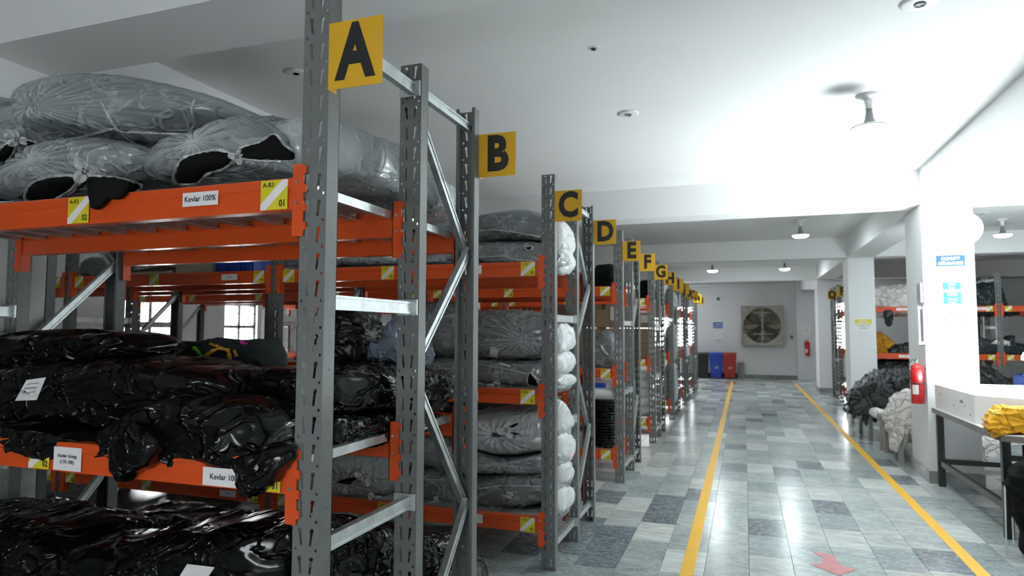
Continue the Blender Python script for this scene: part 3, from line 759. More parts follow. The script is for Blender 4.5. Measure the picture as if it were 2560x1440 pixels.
T = volume([(222, 446), (262, 443), (312, 450), (322, 466), (300, 497), (270, 497), (262, 508), (236, 524), (226, 496)], 'Y', 1.708, .018, n=60, m_=14, wr=.006, lf=.004, fr=14, seed=77); link('hanging_cloth', s_mesh(T, 'hanging_cloth', 'cloth_black', S.g, False), S.o)
S = clear_bag('clear sack with two black openings, just left of the A post', [(430, 455), (440, 420), (470, 388), (530, 368), (600, 345), (640, 325), (685, 316), (735, 350), (746, 380), (740, 408), (742, 440), (700, 448), (560, 462), (470, 465)], 'Y', 2.02, .22, GT, ctr=(594, 392), fold=.012, seed=4)
lobe(S, S.o, S.g, [(438, 455), (440, 420), (465, 392), (540, 375), (580, 385), (590, 395), (560, 420), (515, 435), (490, 458)], bulge=.03)
lobe(S, S.o, S.g, [(598, 392), (602, 370), (650, 355), (685, 335), (712, 365), (744, 385), (735, 400), (690, 402), (640, 400)], bulge=.03); knot(S, S.o, S.g, 592, 392, .022)
S = clear_bag('clear sack with black cloth at its mouth, lowest left on the top shelf', [(-80, 420), (-40, 412), (30, 410), (100, 425), (110, 440), (70, 455), (55, 480), (30, 500), (-80, 508)], 'Y', 2.0, .2, GT, seed=5)
lobe(S, S.o, S.g, [(-60, 500), (-50, 455), (0, 432), (40, 440), (90, 442), (60, 470), (55, 498), (0, 504)], bulge=.03)
S = clear_bag('long wrinkled clear sack seen between the A post and the next post', [(700, 300), (830, 334), (900, 356), (960, 393), (1000, 440), (1070, 475), (1102, 520), (1104, 560), (1040, 548), (990, 526), (900, 495), (828, 472), (700, 420)], 'X', -1.62, .24, GT, core='cloth_white', flm='film_hazy', seed=6, st=(.5, 3.2, .6), wr=.012, fr=11)
S = clear_bag('small clear sack tucked behind the A post, beside the two black openings', [(668, 330), (690, 312), (730, 308), (775, 320), (800, 345), (800, 400), (700, 400)], 'Y', 2.45, .2, GT, seed=7)
# --- middle shelf, rack A
S = black_bag('flat black sack at the back left of the middle shelf', [(-70, 845), (-30, 835), (60, 830), (180, 828), (232, 824), (260, 834), (340, 830), (385, 838), (406, 856), (408, 878), (380, 895), (300, 912), (150, 925), (-70, 930)], 'Y', 2.2, .24, GB, seed=11)
S = black_bag('big black sack with a torn white sticker, on the middle shelf', [(-90, 940), (-40, 925), (100, 910), (200, 897), (300, 893), (420, 894), (520, 905), (600, 920), (650, 950), (668, 990), (600, 1010), (520, 1030), (440, 1060), (330, 1065), (200, 1062), (60, 1050), (-90, 1040)], 'Y', 2.08, .26, GB, seed=12)
sticker(S, S.o, S.g, [(66, 950), (115, 943), (92, 1000), (37, 1002)], bars=3)
S = black_bag('bulging black sack with drooping corners over the beam, left of the A post', [(292, 1120), (310, 1070), (380, 1020), (450, 985), (520, 974), (600, 976), (670, 990), (720, 1030), (732, 1080), (728, 1140), (700, 1165), (640, 1162), (560, 1158), (440, 1140), (370, 1150), (320, 1160)], 'Y', 1.92, .21, GB, seed=13, fr=5.6, wr=.024)
def droop(S, px, lab='drooping_corner', bulge=.045):
    T = volume(px, 'Y', 1.695, bulge, n=60, m_=16, wr=.010, lf=.008, fr=12, seed=len(px)+3); ob = link(lab, s_mesh(T, lab, 'black_plastic', S.g, False), S.o); return ob
droop(S, [(284, 1130), (300, 1090), (340, 1060), (400, 1090), (405, 1125), (380, 1160), (340, 1188), (308, 1206), (292, 1180)])
droop(S, [(588, 1150), (640, 1135), (690, 1110), (722, 1120), (728, 1145), (700, 1190), (660, 1225), (630, 1240), (612, 1225), (600, 1185)])
S = black_bag('low black sack resting on the beam at the left edge of the middle shelf', [(-90, 1050), (0, 1040), (90, 1048), (180, 1062), (260, 1080), (300, 1100), (295, 1138), (250, 1146), (170, 1138), (80, 1118), (0, 1106), (-90, 1095)], 'Y', 1.88, .16, GB, seed=14)
S = black_bag('upper black sack seen through the gap right of the A post', [(700, 930), (800, 912), (900, 902), (990, 915), (1040, 925), (1075, 950), (1112, 975), (1105, 992), (1060, 995), (1000, 1012), (900, 1025), (800, 1030), (700, 1030)], 'X', -1.62, .27, GB, seed=15, st=(.8, 2.2, .8))
S = black_bag('shiny black sack under it on the galvanised deck, right of the A post', [(720, 1050), (820, 1022), (900, 1025), (990, 1030), (1040, 1030), (1045, 1055), (990, 1078), (900, 1098), (820, 1118), (730, 1135)], 'X', -1.55, .2, GB, seed=16, st=(.8, 2.6, .7), wr=.022)
S = black_bag('tall black sack standing on the middle shelf behind the A post', [(822, 900), (826, 830), (835, 795), (865, 772), (905, 775), (928, 800), (938, 850), (940, 908), (880, 915)], 'Y', 2.72, .16, GB, mt_='black_plastic_matt', seed=17, fr=12)
S = clear_bag('bluish clear sack with a folded top, beside the tall black sack', [(940, 905), (942, 870), (955, 850), (965, 858), (985, 830), (1000, 800), (1030, 790), (1060, 850), (1060, 915), (1000, 920)], 'Y', 2.75, .14, None, flm='film_blue', core='cloth_slate', seed=18)
S = volume([(405, 915), (412, 872), (430, 855), (520, 858), (560, 848), (600, 852), (660, 850), (676, 880), (678, 925), (540, 925)], 'Y', 2.66, .2, wr=.02, seed=19, n=80); org = base_of(S)
o = tag(link('cloth_pile', s_mesh(S, 'cloth_pile', 'cloth_green_dark', org, False), None, org), 'dark cloth pile with neon green, orange and pink trims on the middle shelf', 'fabric pile')
for pts, c in (([(412, 862), (425, 872), (436, 884), (445, 868), (462, 866)], 'neon_green'), ([(415, 856), (440, 860), (455, 866)], 'neon_green'), ([(482, 868), (495, 878), (505, 892)], 'neon_green'), ([(510, 894), (530, 878), (550, 870), (570, 876), (578, 905)], 'neon_orange'), ([(525, 860), (545, 866)], 'neon_orange'), ([(585, 875), (592, 892)], 'neon_orange'), ([(602, 855), (615, 861)], 'neon_pink')):
    seam(S, o, org, pts, .009, c, 'trim')
# --- bottom shelf, rack A
S = black_bag('wide black sack at the left of the bottom shelf', [(-100, 1290), (0, 1268), (60, 1262), (95, 1258), (160, 1280), (230, 1300), (285, 1320), (310, 1345), (300, 1420), (200, 1480), (-100, 1500)], 'Y', 2.1, .3, GB, mt_='black_plastic', seed=21, lf=.03)
S = black_bag('black sack with a small marked sticker, at the back of the bottom shelf', [(292, 1330), (320, 1290), (370, 1268), (420, 1272), (500, 1282), (560, 1300), (620, 1310), (640, 1345), (540, 1380), (300, 1370)], 'Y', 2.6, .22, GB, seed=22)
sticker(S, S.o, S.g, [(396, 1288), (432, 1298), (408, 1326), (380, 1312)], text='XS')
S = black_bag('largest black sack with a white paper slip, at the front of the bottom shelf', [(130, 1420), (220, 1362), (300, 1338), (420, 1325), (520, 1300), (640, 1290), (735, 1292), (790, 1300), (790, 1520), (500, 1560), (150, 1560)], 'Y', 1.98, .22, GB, seed=23, lf=.03)
sticker(S, S.o, S.g, [(468, 1410), (537, 1418), (515, 1450), (445, 1446)], bars=0)
S = black_bag('creased black sack on the bottom shelf, just right of the A post', [(730, 1300), (810, 1292), (880, 1298), (950, 1310), (1000, 1330), (1020, 1400), (900, 1440), (730, 1480)], 'X', -1.6, .24, GB, seed=24, st=(.8, 2.6, .8), wr=.024)
S = black_bag('black sack on the bottom shelf below the B post', [(1000, 1350), (1060, 1330), (1110, 1345), (1150, 1380), (1160, 1440), (1100, 1470), (1000, 1480)], 'X', -1.55, .2, GB, seed=25, st=(.8, 2.2, .8))
S = black_bag('lowest black sack under the creased one, right of the A post', [(720, 1450), (830, 1425), (900, 1420), (1000, 1420), (1050, 1440), (1050, 1520), (720, 1560)], 'X', -1.6, .24, GB, seed=26)
# --- C rack
def cb(lab, px, seed, Y=4.78, b=.27, ctr=None, fold=0, core='cloth_slate', **k): return clear_bag(lab, px, 'Y', Y, b, GC, seed=seed, ctr=ctr, fold=fold, core=core, **k)
S = cb('upper clear sack of the two on the top shelf of the C rack', [(1090, 585), (1195, 550), (1260, 537), (1330, 530), (1385, 545), (1408, 575), (1415, 605), (1380, 612), (1300, 608), (1200, 618), (1090, 620)], 31)
seam(S, S.o, S.g, [(1195, 577), (1240, 575), (1285, 580), (1350, 592)], .006)
S = cb('lower clear sack with a torn hole, top shelf of the C rack', [(1090, 660), (1095, 630), (1195, 612), (1270, 608), (1380, 612), (1420, 635), (1422, 668), (1380, 678), (1250, 668)], 32)
seam(S, S.o, S.g, [(1195, 642), (1260, 641), (1290, 650), (1330, 652)], .006); lobe(S, S.o, S.g, [(1312, 620), (1322, 616), (1332, 620), (1322, 626)], bulge=.01)
S = cb('thin clear sack on the C rack top shelf, seen under the A beams', [(715, 672), (730, 648), (800, 646), (850, 640), (950, 640), (1000, 652), (1010, 668), (900, 672)], 33, Y=4.75, ctr=(900, 650), fold=.01)
S = cb('clear sack on the top shelf of the C rack, directly left of the B post', [(1020, 670), (1030, 640), (1090, 632), (1140, 640), (1150, 668)], 44, Y=4.75)
S = cb('big clear sack with a white slip, on the middle shelf of the C rack', [(1185, 880), (1180, 830), (1190, 785), (1270, 775), (1350, 778), (1400, 790), (1415, 830), (1412, 872), (1350, 895), (1260, 898)], 34, fold=.008, ctr=(1330, 850))
sticker(S, S.o, S.g, [(1228, 866), (1248, 872), (1242, 897), (1221, 893)]); seam(S, S.o, S.g, [(1195, 862), (1250, 860), (1310, 856)], .004)
S = cb('humped clear sack behind the B post, on the middle shelf of the C rack', [(1000, 830), (1040, 790), (1080, 758), (1130, 752), (1180, 770), (1200, 800), (1200, 880), (1100, 895), (1000, 900)], 35, Y=4.9, b=.3)
seam(S, S.o, S.g, [(1060, 838), (1100, 836), (1130, 840)], .005)
S = cb('clear sack with a black opening, middle shelf of the C rack', [(1050, 905), (1100, 895), (1200, 893), (1330, 896), (1400, 900), (1415, 925), (1410, 955), (1340, 966), (1200, 955), (1050, 940)], 36)
lobe(S, S.o, S.g, [(1320, 940), (1325, 932), (1340, 948), (1345, 964), (1325, 964), (1318, 955)], bulge=.01); seam(S, S.o, S.g, [(1196, 912), (1260, 922), (1320, 936), (1352, 950)], .005)
sticker(S, S.o, S.g, [(1249, 905), (1278, 915), (1275, 919), (1248, 909)])
S = cb('knotted clear sack whose tail hangs over the middle C rack beam', [(1060, 950), (1150, 938), (1240, 945), (1350, 960), (1415, 958), (1420, 975), (1350, 985), (1200, 980), (1060, 975)], 37, fold=.012, ctr=(1240, 963), b=.25)
knot(S, S.o, S.g, 1240, 965, .05)
S = cb('gathered clear sack with tied centre, highest on the C rack bottom shelf', [(1188, 1080), (1190, 1030), (1250, 1020), (1330, 1015), (1400, 1020), (1418, 1060), (1412, 1110), (1360, 1125), (1280, 1132), (1210, 1115)], 38, fold=.016, ctr=(1265, 1076), flm='film_hazy')
knot(S, S.o, S.g, 1265, 1076, .05); lobe(S, S.o, S.g, [(1268, 1070), (1285, 1060), (1296, 1058), (1285, 1068)], bulge=.01, rim=False); lobe(S, S.o, S.g, [(1262, 1078), (1290, 1082), (1300, 1086), (1280, 1086)], bulge=.01, rim=False)
S = cb('flattened clear sack under the gathered one on the bottom shelf of the C rack', [(1100, 1150), (1150, 1118), (1210, 1115), (1280, 1132), (1360, 1125), (1415, 1115), (1418, 1160), (1350, 1175), (1200, 1172), (1110, 1172)], 39, fold=.010, ctr=(1275, 1145))
S = cb('clear sack with a lettered slip, third down on the bottom shelf of the C rack', [(1120, 1190), (1190, 1180), (1280, 1168), (1350, 1168), (1405, 1180), (1420, 1215), (1390, 1240), (1300, 1258), (1200, 1258), (1120, 1250)], 40)
seam(S, S.o, S.g, [(1195, 1222), (1250, 1215), (1310, 1214), (1358, 1218)], .006); sticker(S, S.o, S.g, [(1266, 1228), (1283, 1232), (1280, 1246), (1268, 1244)], text='XL')
S = cb('lowest clear sack on the bottom beam of the C rack', [(1100, 1262), (1200, 1258), (1300, 1258), (1380, 1250), (1410, 1262), (1412, 1290), (1350, 1298), (1200, 1292), (1100, 1285)], 41)
seam(S, S.o, S.g, [(1198, 1274), (1260, 1280), (1352, 1282)], .006); sticker(S, S.o, S.g, [(1238, 1275), (1263, 1275), (1258, 1292), (1240, 1292)], text='XS')
S = cb('clear sack tied in a star shaped gather, seen under the A rack mid shelf', [(790, 1170), (800, 1130), (880, 1120), (960, 1125), (1020, 1140), (1020, 1215), (940, 1235), (850, 1235), (790, 1220)], 42, Y=4.7, fold=.018, ctr=(912, 1190), flm='film_hazy')
knot(S, S.o, S.g, 912, 1190, .06); lobe(S, S.o, S.g, [(842, 1205), (870, 1196), (900, 1193), (880, 1203), (850, 1208)], bulge=.01, rim=False)
S = cb('clear sack with a tail over the bottom beam, below the star shaped gather', [(820, 1270), (840, 1230), (900, 1225), (1000, 1225), (1030, 1250), (1030, 1290), (900, 1290), (850, 1290)], 43, Y=4.68, fold=.016, ctr=(935, 1250), flm='film_hazy'); knot(S, S.o, S.g, 935, 1250, .05)
S = cb('dark bundle in clear film with one white seam, right of the B diagonal brace', [(1030, 1180), (1040, 1160), (1100, 1155), (1150, 1165), (1180, 1185), (1180, 1240), (1040, 1245)], 45, Y=4.8); seam(S, S.o, S.g, [(1058, 1200), (1110, 1200)], .006)
S = cb('white knotted clear sack resting on the bottom beam behind the B post', [(1030, 1290), (1035, 1250), (1080, 1240), (1160, 1245), (1180, 1270), (1170, 1300), (1080, 1298)], 46, Y=4.7, fold=.014, ctr=(1090, 1255), flm='film_hazy'); knot(S, S.o, S.g, 1090, 1255, .035)
S = cb('clear sack just below the middle beam of the C rack, behind the B post', [(1030, 1150), (1035, 1095), (1080, 1080), (1150, 1085), (1185, 1100), (1185, 1150), (1100, 1158)], 47, Y=4.8)
# white sack ends that stick out beside the C post
for i, (lab, px) in enumerate((('white sack end bulging between the C posts, upper on the top shelf', [(1385, 560), (1400, 558), (1415, 585), (1422, 620), (1410, 640), (1385, 625)]),
        ('white sack end with a dark patch between the C posts, lower on the top shelf', [(1385, 620), (1400, 618), (1420, 650), (1420, 670), (1400, 685), (1385, 675)]),
        ('white sack end between the C posts, highest on the middle shelf', [(1383, 810), (1400, 808), (1418, 825), (1420, 865), (1400, 878), (1383, 880)]),
        ('white sack end between the C posts, second on the middle shelf', [(1383, 885), (1408, 875), (1422, 895), (1418, 920), (1400, 935), (1383, 930)]),
        ('white sack end resting on the middle beam between the C posts', [(1383, 940), (1400, 932), (1420, 940), (1418, 958), (1395, 970), (1383, 968)]),
        ('white sack end with a hanging strap, between the C posts under the middle beam', [(1383, 1000), (1395, 1005), (1415, 1040), (1420, 1062), (1400, 1078), (1383, 1080)]),
        ('tall white sack end between the C posts on the bottom shelf', [(1383, 1085), (1405, 1075), (1422, 1095), (1420, 1130), (1405, 1160), (1383, 1150)]),
        ('creased white sack end between the C posts, above the lowest one', [(1383, 1150), (1405, 1145), (1418, 1175), (1412, 1205), (1383, 1205)]),
        ('lowest white sack end hanging between the C posts', [(1383, 1212), (1410, 1208), (1422, 1230), (1415, 1262), (1383, 1285)]))):
    S = volume(px, 'X', -1.30, .09, n=48, m_=18, wr=.012, seed=50+i, e=.8); org = base_of(S)
    o = tag(link('white_sack', s_mesh(S, 'white_sack', 'film_white', org), None, org), lab, 'sack', 'white sack ends between the C posts')
    C_ = volume(px, 'X', -1.30, .08, n=36, m_=12, wr=.006, seed=50+i, e=.8, shrink=.93); link('fabric_bundle', s_mesh(C_, 'fabric_bundle', 'cloth_white', org, False), o)
# --- E rack and beyond
S = black_bag('round black sack on the top shelf of the E rack', [(1478, 722), (1480, 690), (1492, 668), (1515, 660), (1540, 665), (1552, 690), (1553, 722)], 'Y', 7.45, .22, None, mt_='cloth_black', wr=.02, seed=61, n=60, m_=24)
S = clear_bag('tall dark roll in clear film on the middle shelf of the E rack', [(1482, 924), (1483, 855), (1495, 835), (1515, 825), (1540, 838), (1550, 860), (1552, 924)], 'Y', 7.42, .2, None, seed=62)
seam(S, S.o, S.g, [(1502, 862), (1510, 878), (1520, 888)], .012, 'film_white')
def stacked(lab, x0, x1, y0, y1, z, r, n, name, mt_, cat, grp):
    pass
S = volume([(1485, 1125), (1486, 998), (1500, 990), (1530, 990), (1552, 998), (1553, 1125)], 'Y', 7.45, .2, wr=.0, lf=.004, seed=63, e=.7); org = base_of(S)
mb = MB(); zc = un(1518, 1125, 'Y', 7.45).z; zt = un(1518, 995, 'Y', 7.45).z; nR = 16
for k in range(nR):
    z = .345+(zt-.345)*(k+.5)/nR; h = (zt-.345)/nR; mb.lathe([(.05, z-h*.42), (.118, z-h*.42), (.130, z-h*.2), (.130, z+h*.2), (.118, z+h*.42), (.05, z+h*.42)], (-1.46, 7.32, 0), 'black_plastic', 20)
tag(link('webbing_rolls', mb.mesh('webbing_rolls', (-1.46, 7.32, .345), True), None, (-1.46, 7.32, .345)), 'tall stack of ribbed black rolls on the bottom shelf of the E rack', 'roll stack')
def roll(x0, x1, y, z, r, mt_, lab, grp, label=False, ax='X'):
    mb = MB(); L_ = x1-x0; pts = [(0, .0)]
    prof = [(r*.3, 0), (r*.85, 0), (r, .03), (r*1.02, L_*.5), (r, L_-.03), (r*.85, L_), (r*.3, L_)]
    mb.lathe(prof, (0, 0, 0), mt_, 18, 'X')
    o = link('fabric_roll', mb.mesh('fabric_roll', (0, 0, 0), True), None, (x0, y, z)); tag(o, lab, 'roll', grp)
    if label: part('paper_band', MB().box((L_*.5, -r-.004, -r*.5), (L_*.85, -r+.01, r*.35), 'print_blue'), o, org=(0, 0, 0))
    return o
roll(-2.1, -1.30, 7.2, 1.02, .058, 'cloth_white', 'white roll with a navy band under the middle beam of the E rack', None, True)
roll(-2.1, -1.32, 7.18, .93, .06, 'cloth_white', 'white roll below the banded one in the E rack', None)
for k in range(5):
    roll(-2.3, -1.31, 9.98, .345+.075+k*.135, .075, 'cloth_white', ['lowest', 'second lowest', 'middle', 'second highest', 'highest'][k]+' white roll of the stack beside the G post', 'white rolls beside the G post')
def carton(x0, x1, y0, y1, z0, z1, lab, grp, slip=False, cm='carton'):
    cx = (x0+x1)/2; org = Vector((cx, y0, z0)); mb = MB().box((x0, y0, z0), (x1, y1, z1), cm)
    o = link('carton', mb.mesh('carton', org), None, org); bevel(o, .006); tag(o, lab, 'box', grp)
    part('tape', MB().box((x0+.001, y0-.001, (z0+z1)/2-.0015), (x1-.001, y0+.002, (z0+z1)/2+.0015), 'carton_gap').box(((x0+x1)/2-.02, y0-.0012, z1-.07), ((x0+x1)/2+.02, y0+.001, z1), 'carton_gap'), o, org=org)
    if slip: part('paper_slip', MB().box((x1-.13, y0-.003, z0+.08), (x1-.03, y0-.001, z1-.03), 'paper'), o, org=org)
for k in range(3): carton(-1.95, -1.315, 9.95, 10.4, 1.2+k*.225, 1.42+k*.225, 'brown carton beside the G post, '+['bottom', 'middle', 'top'][k]+' of its stack', 'cartons beside the G post', k == 2)
for k, (x0, x1, z0, z1) in enumerate(((-1.82, -1.40, 1.65, 1.93), (-2.28, -1.85, 1.65, 1.93), (-1.85, -1.4, 1.2, 1.63), (-2.3, -1.88, 1.2, 1.63))):
    carton(x0, x1, 8.0, 8.3, z0, z1, ['brown carton with a white slip behind the clear roll in the E rack', 'brown carton with its neighbour right, upper back of the E rack', 'lower brown carton at the back of the E rack, by the E post', 'lower brown carton at the back of the E rack, farther left'][k], None, k == 0)
S = black_bag('black sack on the top shelf right of the F post', [(1598, 752), (1600, 712), (1612, 700), (1628, 704), (1636, 720), (1637, 752)], 'Y', 10.1, .2, None, mt_='cloth_black', seed=64, n=50, m_=20)
S = clear_bag('grey film wrapped bundle on the top shelf right of the H post', [(1662, 770), (1665, 730), (1676, 722), (1690, 735), (1694, 770)], 'Y', 12.8, .2, None, flm='film_hazy', seed=65, n=50, m_=20)
S = clear_bag('brownish film wrapped bundle on the middle shelf right of the H post', [(1662, 895), (1664, 830), (1676, 812), (1690, 820), (1692, 895)], 'Y', 12.8, .2, None, core='leather_grey', seed=66, n=50, m_=20)
S = clear_bag('pinkish film wrapped bundle on the bottom shelf right of the H post', [(1662, 1000), (1663, 925), (1676, 905), (1690, 915), (1693, 1000)], 'Y', 12.8, .2, None, core='leather_white', seed=67, n=50, m_=20)
S = clear_bag('white bundle on the middle shelf right of the J post', [(1706, 890), (1708, 870), (1716, 862), (1722, 870), (1723, 890)], 'Y', 15.4, .2, None, core='cloth_white', flm='film_white', seed=68, n=40, m_=16)
# dark goods on lower shelves of deeper bays, seen under the A beams
for i, (X, Y, w, h, zb, lab) in enumerate(((-3.0, 7.4, .9, .5, .34, 'dark sack low in the E rack, first bay'), (-4.7, 4.75, 1.5, .5, .34, 'long dark sack low in the C rack, second bay'),
        (-6.9, 4.75, 1.6, .45, .34, 'long dark sack low in the C rack, third bay'), (-4.6, 7.5, 1.6, .5, .34, 'dark sack low in the E rack, second bay'), (-7.0, 7.5, 1.6, .5, .34, 'dark sack low in the E rack, third bay'))):
    ctr = Vector((X, Y, zb+h/2)); px = []
    d_ = [(ctr+Vector((w/2*math.cos(a)*1.05, 0, h/2*math.sin(a)))-CAM) for a in [2*PI*k/12 for k in range(12)]]
    px = [(1280+F*v.dot(RT)/v.dot(FW), 720-F*v.dot(UP)/v.dot(FW)) for v in d_]
    black_bag(lab, px, 'Y', Y, .25, None, mt_='black_plastic_matt', seed=70+i, n=50, m_=18)
# cartons, blue bins, bag on the far top shelf of the C rack seen under the A beams
carton(-4.97, -4.55, 4.75, 5.2, 2.087, 2.40, 'large window-lit pale carton on the C rack top shelf, left of the blue crates', None, cm='carton_window_lit')
def flat_carton(x0, x1, y0, lab):
    org = Vector(((x0+x1)/2, y0, 2.087)); root = thing('open_carton', org, lab, 'box')
    part('tray', MB().box((x0, y0, 2.087), (x1, y0+.4, 2.14), 'carton_window_lit'), root)
    part('flap', MB().add([(x0, y0-.01, 2.14), (x1, y0-.01, 2.14), (x1+.02, y0+.2, 2.19), ((x0+x1)/2, y0+.2, 2.215), (x0-.02, y0+.2, 2.18)], [(0, 1, 2, 3, 4)], 'carton_gap'), root)
    part('lid', MB().box((x0, y0+.2, 2.19), (x1, y0+.42, 2.30), 'carton_window_lit'), root)
flat_carton(-5.62, -5.02, 4.7, 'half open window-lit pale cartons at the left on the C rack top shelf')
org = Vector((-4.3, 4.72, 2.087)); root = thing('blue_crate', org, 'blue plastic crates with flat panels on the C rack top shelf', 'crate')
part('body', MB().box((-4.50, 4.75, 2.087), (-4.08, 5.1, 2.36), 'crate_blue'), root)
for k in range(3): bevel(part('panel', MB().box((-4.46+k*.128, 4.735, 2.105), (-4.46+k*.128+.105, 4.752, 2.35), 'crate_blue'), root), .006)
S = cb('small wrinkled clear sack near the left end of the C rack top shelf', [(222, 692), (226, 660), (245, 645), (275, 650), (290, 672), (286, 694)], 71, Y=4.75, b=.15)
# ------------------------------------------------------------------ right side: hides, benches, table
def hide(lab, px, ax, val, b, mt_, seed, name='hide_pile', cat='leather', **k):
    k = dict(dict(wr=.035, lf=.03, fr=6, n=130, m_=40, sharp=2, jag=.03), **k)
    S = volume(px, ax, val, b, seed=seed, **k); org = base_of(S); o = tag(link(name, s_mesh(S, name, mt_, org, False), None, org), lab, cat); S.o, S.g = o, org; return S
hide('crumpled white hides on the top shelf of the P rack', [(2165, 785), (2165, 722), (2190, 712), (2240, 714), (2275, 712), (2284, 730), (2290, 782), (2240, 786)], 'Y', 14.6, .25, 'leather_white', 81, fr=9)
hide('grey brown hide bundle right of the crumpled white hides', [(2276, 784), (2278, 715), (2290, 700), (2330, 700), (2340, 784)], 'Y', 14.7, .25, 'leather_grey', 82, fr=10)
hide('ochre hides heaped on the middle shelf of the P rack', [(2165, 888), (2165, 838), (2195, 834), (2215, 840), (2232, 858), (2230, 866), (2215, 872), (2212, 888)], 'Y', 14.55, .2, 'leather_ochre', 83, fr=8)
hide('flat dark hides beside the ochre ones on the P rack', [(2205, 888), (2215, 868), (2230, 860), (2290, 862), (2340, 862), (2345, 888)], 'Y', 14.75, .2, 'leather_black', 84)
hide('dark hide heap on the bottom shelf of the P rack, left bay', [(2150, 960), (2160, 915), (2200, 900), (2280, 898), (2350, 905), (2360, 985), (2200, 990)], 'Y', 14.7, .25, 'leather_black', 85)
hide('dark green crumpled hides on the top shelf, right of the white column', [(2405, 784), (2405, 722), (2440, 712), (2490, 714), (2502, 735), (2508, 765), (2530, 775), (2530, 784)], 'Y', 14.6, .25, 'leather_green', 86, fr=9)
hide('mixed dark hides on the middle shelf, right of the white column', [(2405, 888), (2405, 850), (2440, 842), (2480, 852), (2530, 838), (2535, 858), (2600, 865), (2600, 888)], 'Y', 14.6, .25, 'leather_green', 87)
hide('small pale hide on the mixed dark hides', [(2480, 860), (2492, 852), (2510, 850), (2528, 858), (2522, 864), (2500, 862)], 'Y', 14.36, .05, 'leather_white', 88, n=50, m_=14)
hide('big dark heap on the bottom shelf, right of the white column', [(2400, 985), (2405, 925), (2440, 918), (2480, 924), (2510, 945), (2560, 955), (2640, 960), (2640, 1010), (2400, 1000)], 'Y', 14.2, .3, 'leather_black', 89)
S = hide('dark scrap of hide hanging below the top beam of the P rack', [(2210, 778), (2232, 778), (2231, 808), (2222, 816), (2212, 806)], 'Y', 14.285, .02, 'leather_black', 90, n=40, m_=12, wr=.006, lf=.006, jag=.01)
def bench(x0, x1, y0, y1, h, lab):
    org = Vector(((x0+x1)/2, y0, 0)); root = thing('bench', org, lab, 'bench')
    bevel(part('seat', MB().box((x0, y0, h-.06), (x1, y1, h), 'stool_grey'), root), .02, 3)
    for x in (x0+.02, x1-.07):
        for y in (y0+.01, y1-.07): part('leg', MB().box((x, y, 0), (x+.05, y+.06, h-.06), 'stool_grey'), root)
    part('apron', MB().box((x0+.04, y0+.03, h-.13), (x0+.06, y1-.03, h-.06), 'stool_grey').box((x1-.06, y0+.03, h-.13), (x1-.04, y1-.03, h-.06), 'stool_grey'), root)
bench(1.72, 2.3, 9.18, 10.18, .50, 'grey bench under the white hides, nearest the white column')
bench(1.70, 2.3, 10.22, 11.15, .50, 'middle grey bench with a patch of bare seat showing')
bench(1.72, 2.3, 12.1, 13.05, .50, 'farthest grey bench under the black hides')
hide('heap of black hides draped over the benches behind the extinguisher', [(2118, 1028), (2128, 1002), (2120, 990), (2150, 962), (2165, 950), (2190, 932), (2225, 925), (2262, 928), (2300, 935), (2320, 960), (2320, 1010), (2260, 1040), (2216, 1022), (2180, 1028), (2170, 1055), (2158, 1050), (2150, 1034), (2135, 1036)], 'Y', 11.6, .55, 'leather_black', 91, wr=.075, fr=4.2, lf=.05, n=170, m_=60, st=(1.6, .7, .9))
SB = [o_ for o_ in COL.objects if o_.get('label', '').startswith('heap of black hides')][0]; S_ = Shape(); S_.o = SB; S_.g = SB.location.copy(); SKB = S_
S = hide('white hides draped over the nearest bench, with ragged hanging edges', [(2217, 1042), (2222, 1018), (2240, 1000), (2242, 984), (2275, 977), (2310, 980), (2325, 1010), (2318, 1075), (2302, 1090), (2294, 1085), (2288, 1106), (2282, 1108), (2276, 1085), (2262, 1080), (2250, 1090), (2248, 1110), (2240, 1122), (2230, 1116), (2226, 1090), (2220, 1070)], 'Y', 9.7, .36, 'leather_white', 92, wr=.03, fr=6, lf=.02, n=150, st=(1.8, 1, .7), sharp=4)
def skirt(S, px, Y, b, mt_, seed, **k):
    T = volume(px, 'Y', Y, b, n=100, m_=14, seed=seed, **dict(dict(wr=.02, lf=.012, fr=9, st=(2.2, 1, .6), jag=.035), **k)); link('hanging_edge', s_mesh(T, 'hanging_edge', mt_, S.g, False), S.o)
skirt(S, [(2218, 1040), (2225, 1010), (2242, 985), (2275, 978), (2312, 985), (2320, 1050), (2312, 1075), (2306, 1078), (2300, 1092), (2294, 1080), (2290, 1100), (2283, 1110), (2277, 1090), (2272, 1072), (2262, 1078), (2254, 1068), (2252, 1092), (2246, 1120), (2240, 1128), (2234, 1112), (2228, 1105), (2226, 1080), (2219, 1070)], 9.2, .05, 'leather_white', 97, wr=.04, fr=12)
skirt(SKB, [(2120, 1030), (2122, 1000), (2150, 965), (2200, 955), (2230, 980), (2230, 1010), (2195, 1022), (2172, 1030), (2170, 1050), (2166, 1062), (2160, 1052), (2154, 1048), (2148, 1036), (2136, 1040), (2128, 1030)], 10.9, .06, 'leather_black', 98, wr=.035)
S = volume([(2176, 1036), (2182, 1024), (2200, 1022), (2218, 1030), (2216, 1042), (2200, 1046), (2184, 1042)], 'Y', 10.6, .35, wr=.01, seed=93, n=50, m_=16); org = base_of(S)
tag(link('hide_scrap', s_mesh(S, 'hide_scrap', 'leather_white', org, False), None, org), 'off white hide scraps lying on the middle bench', 'leather')
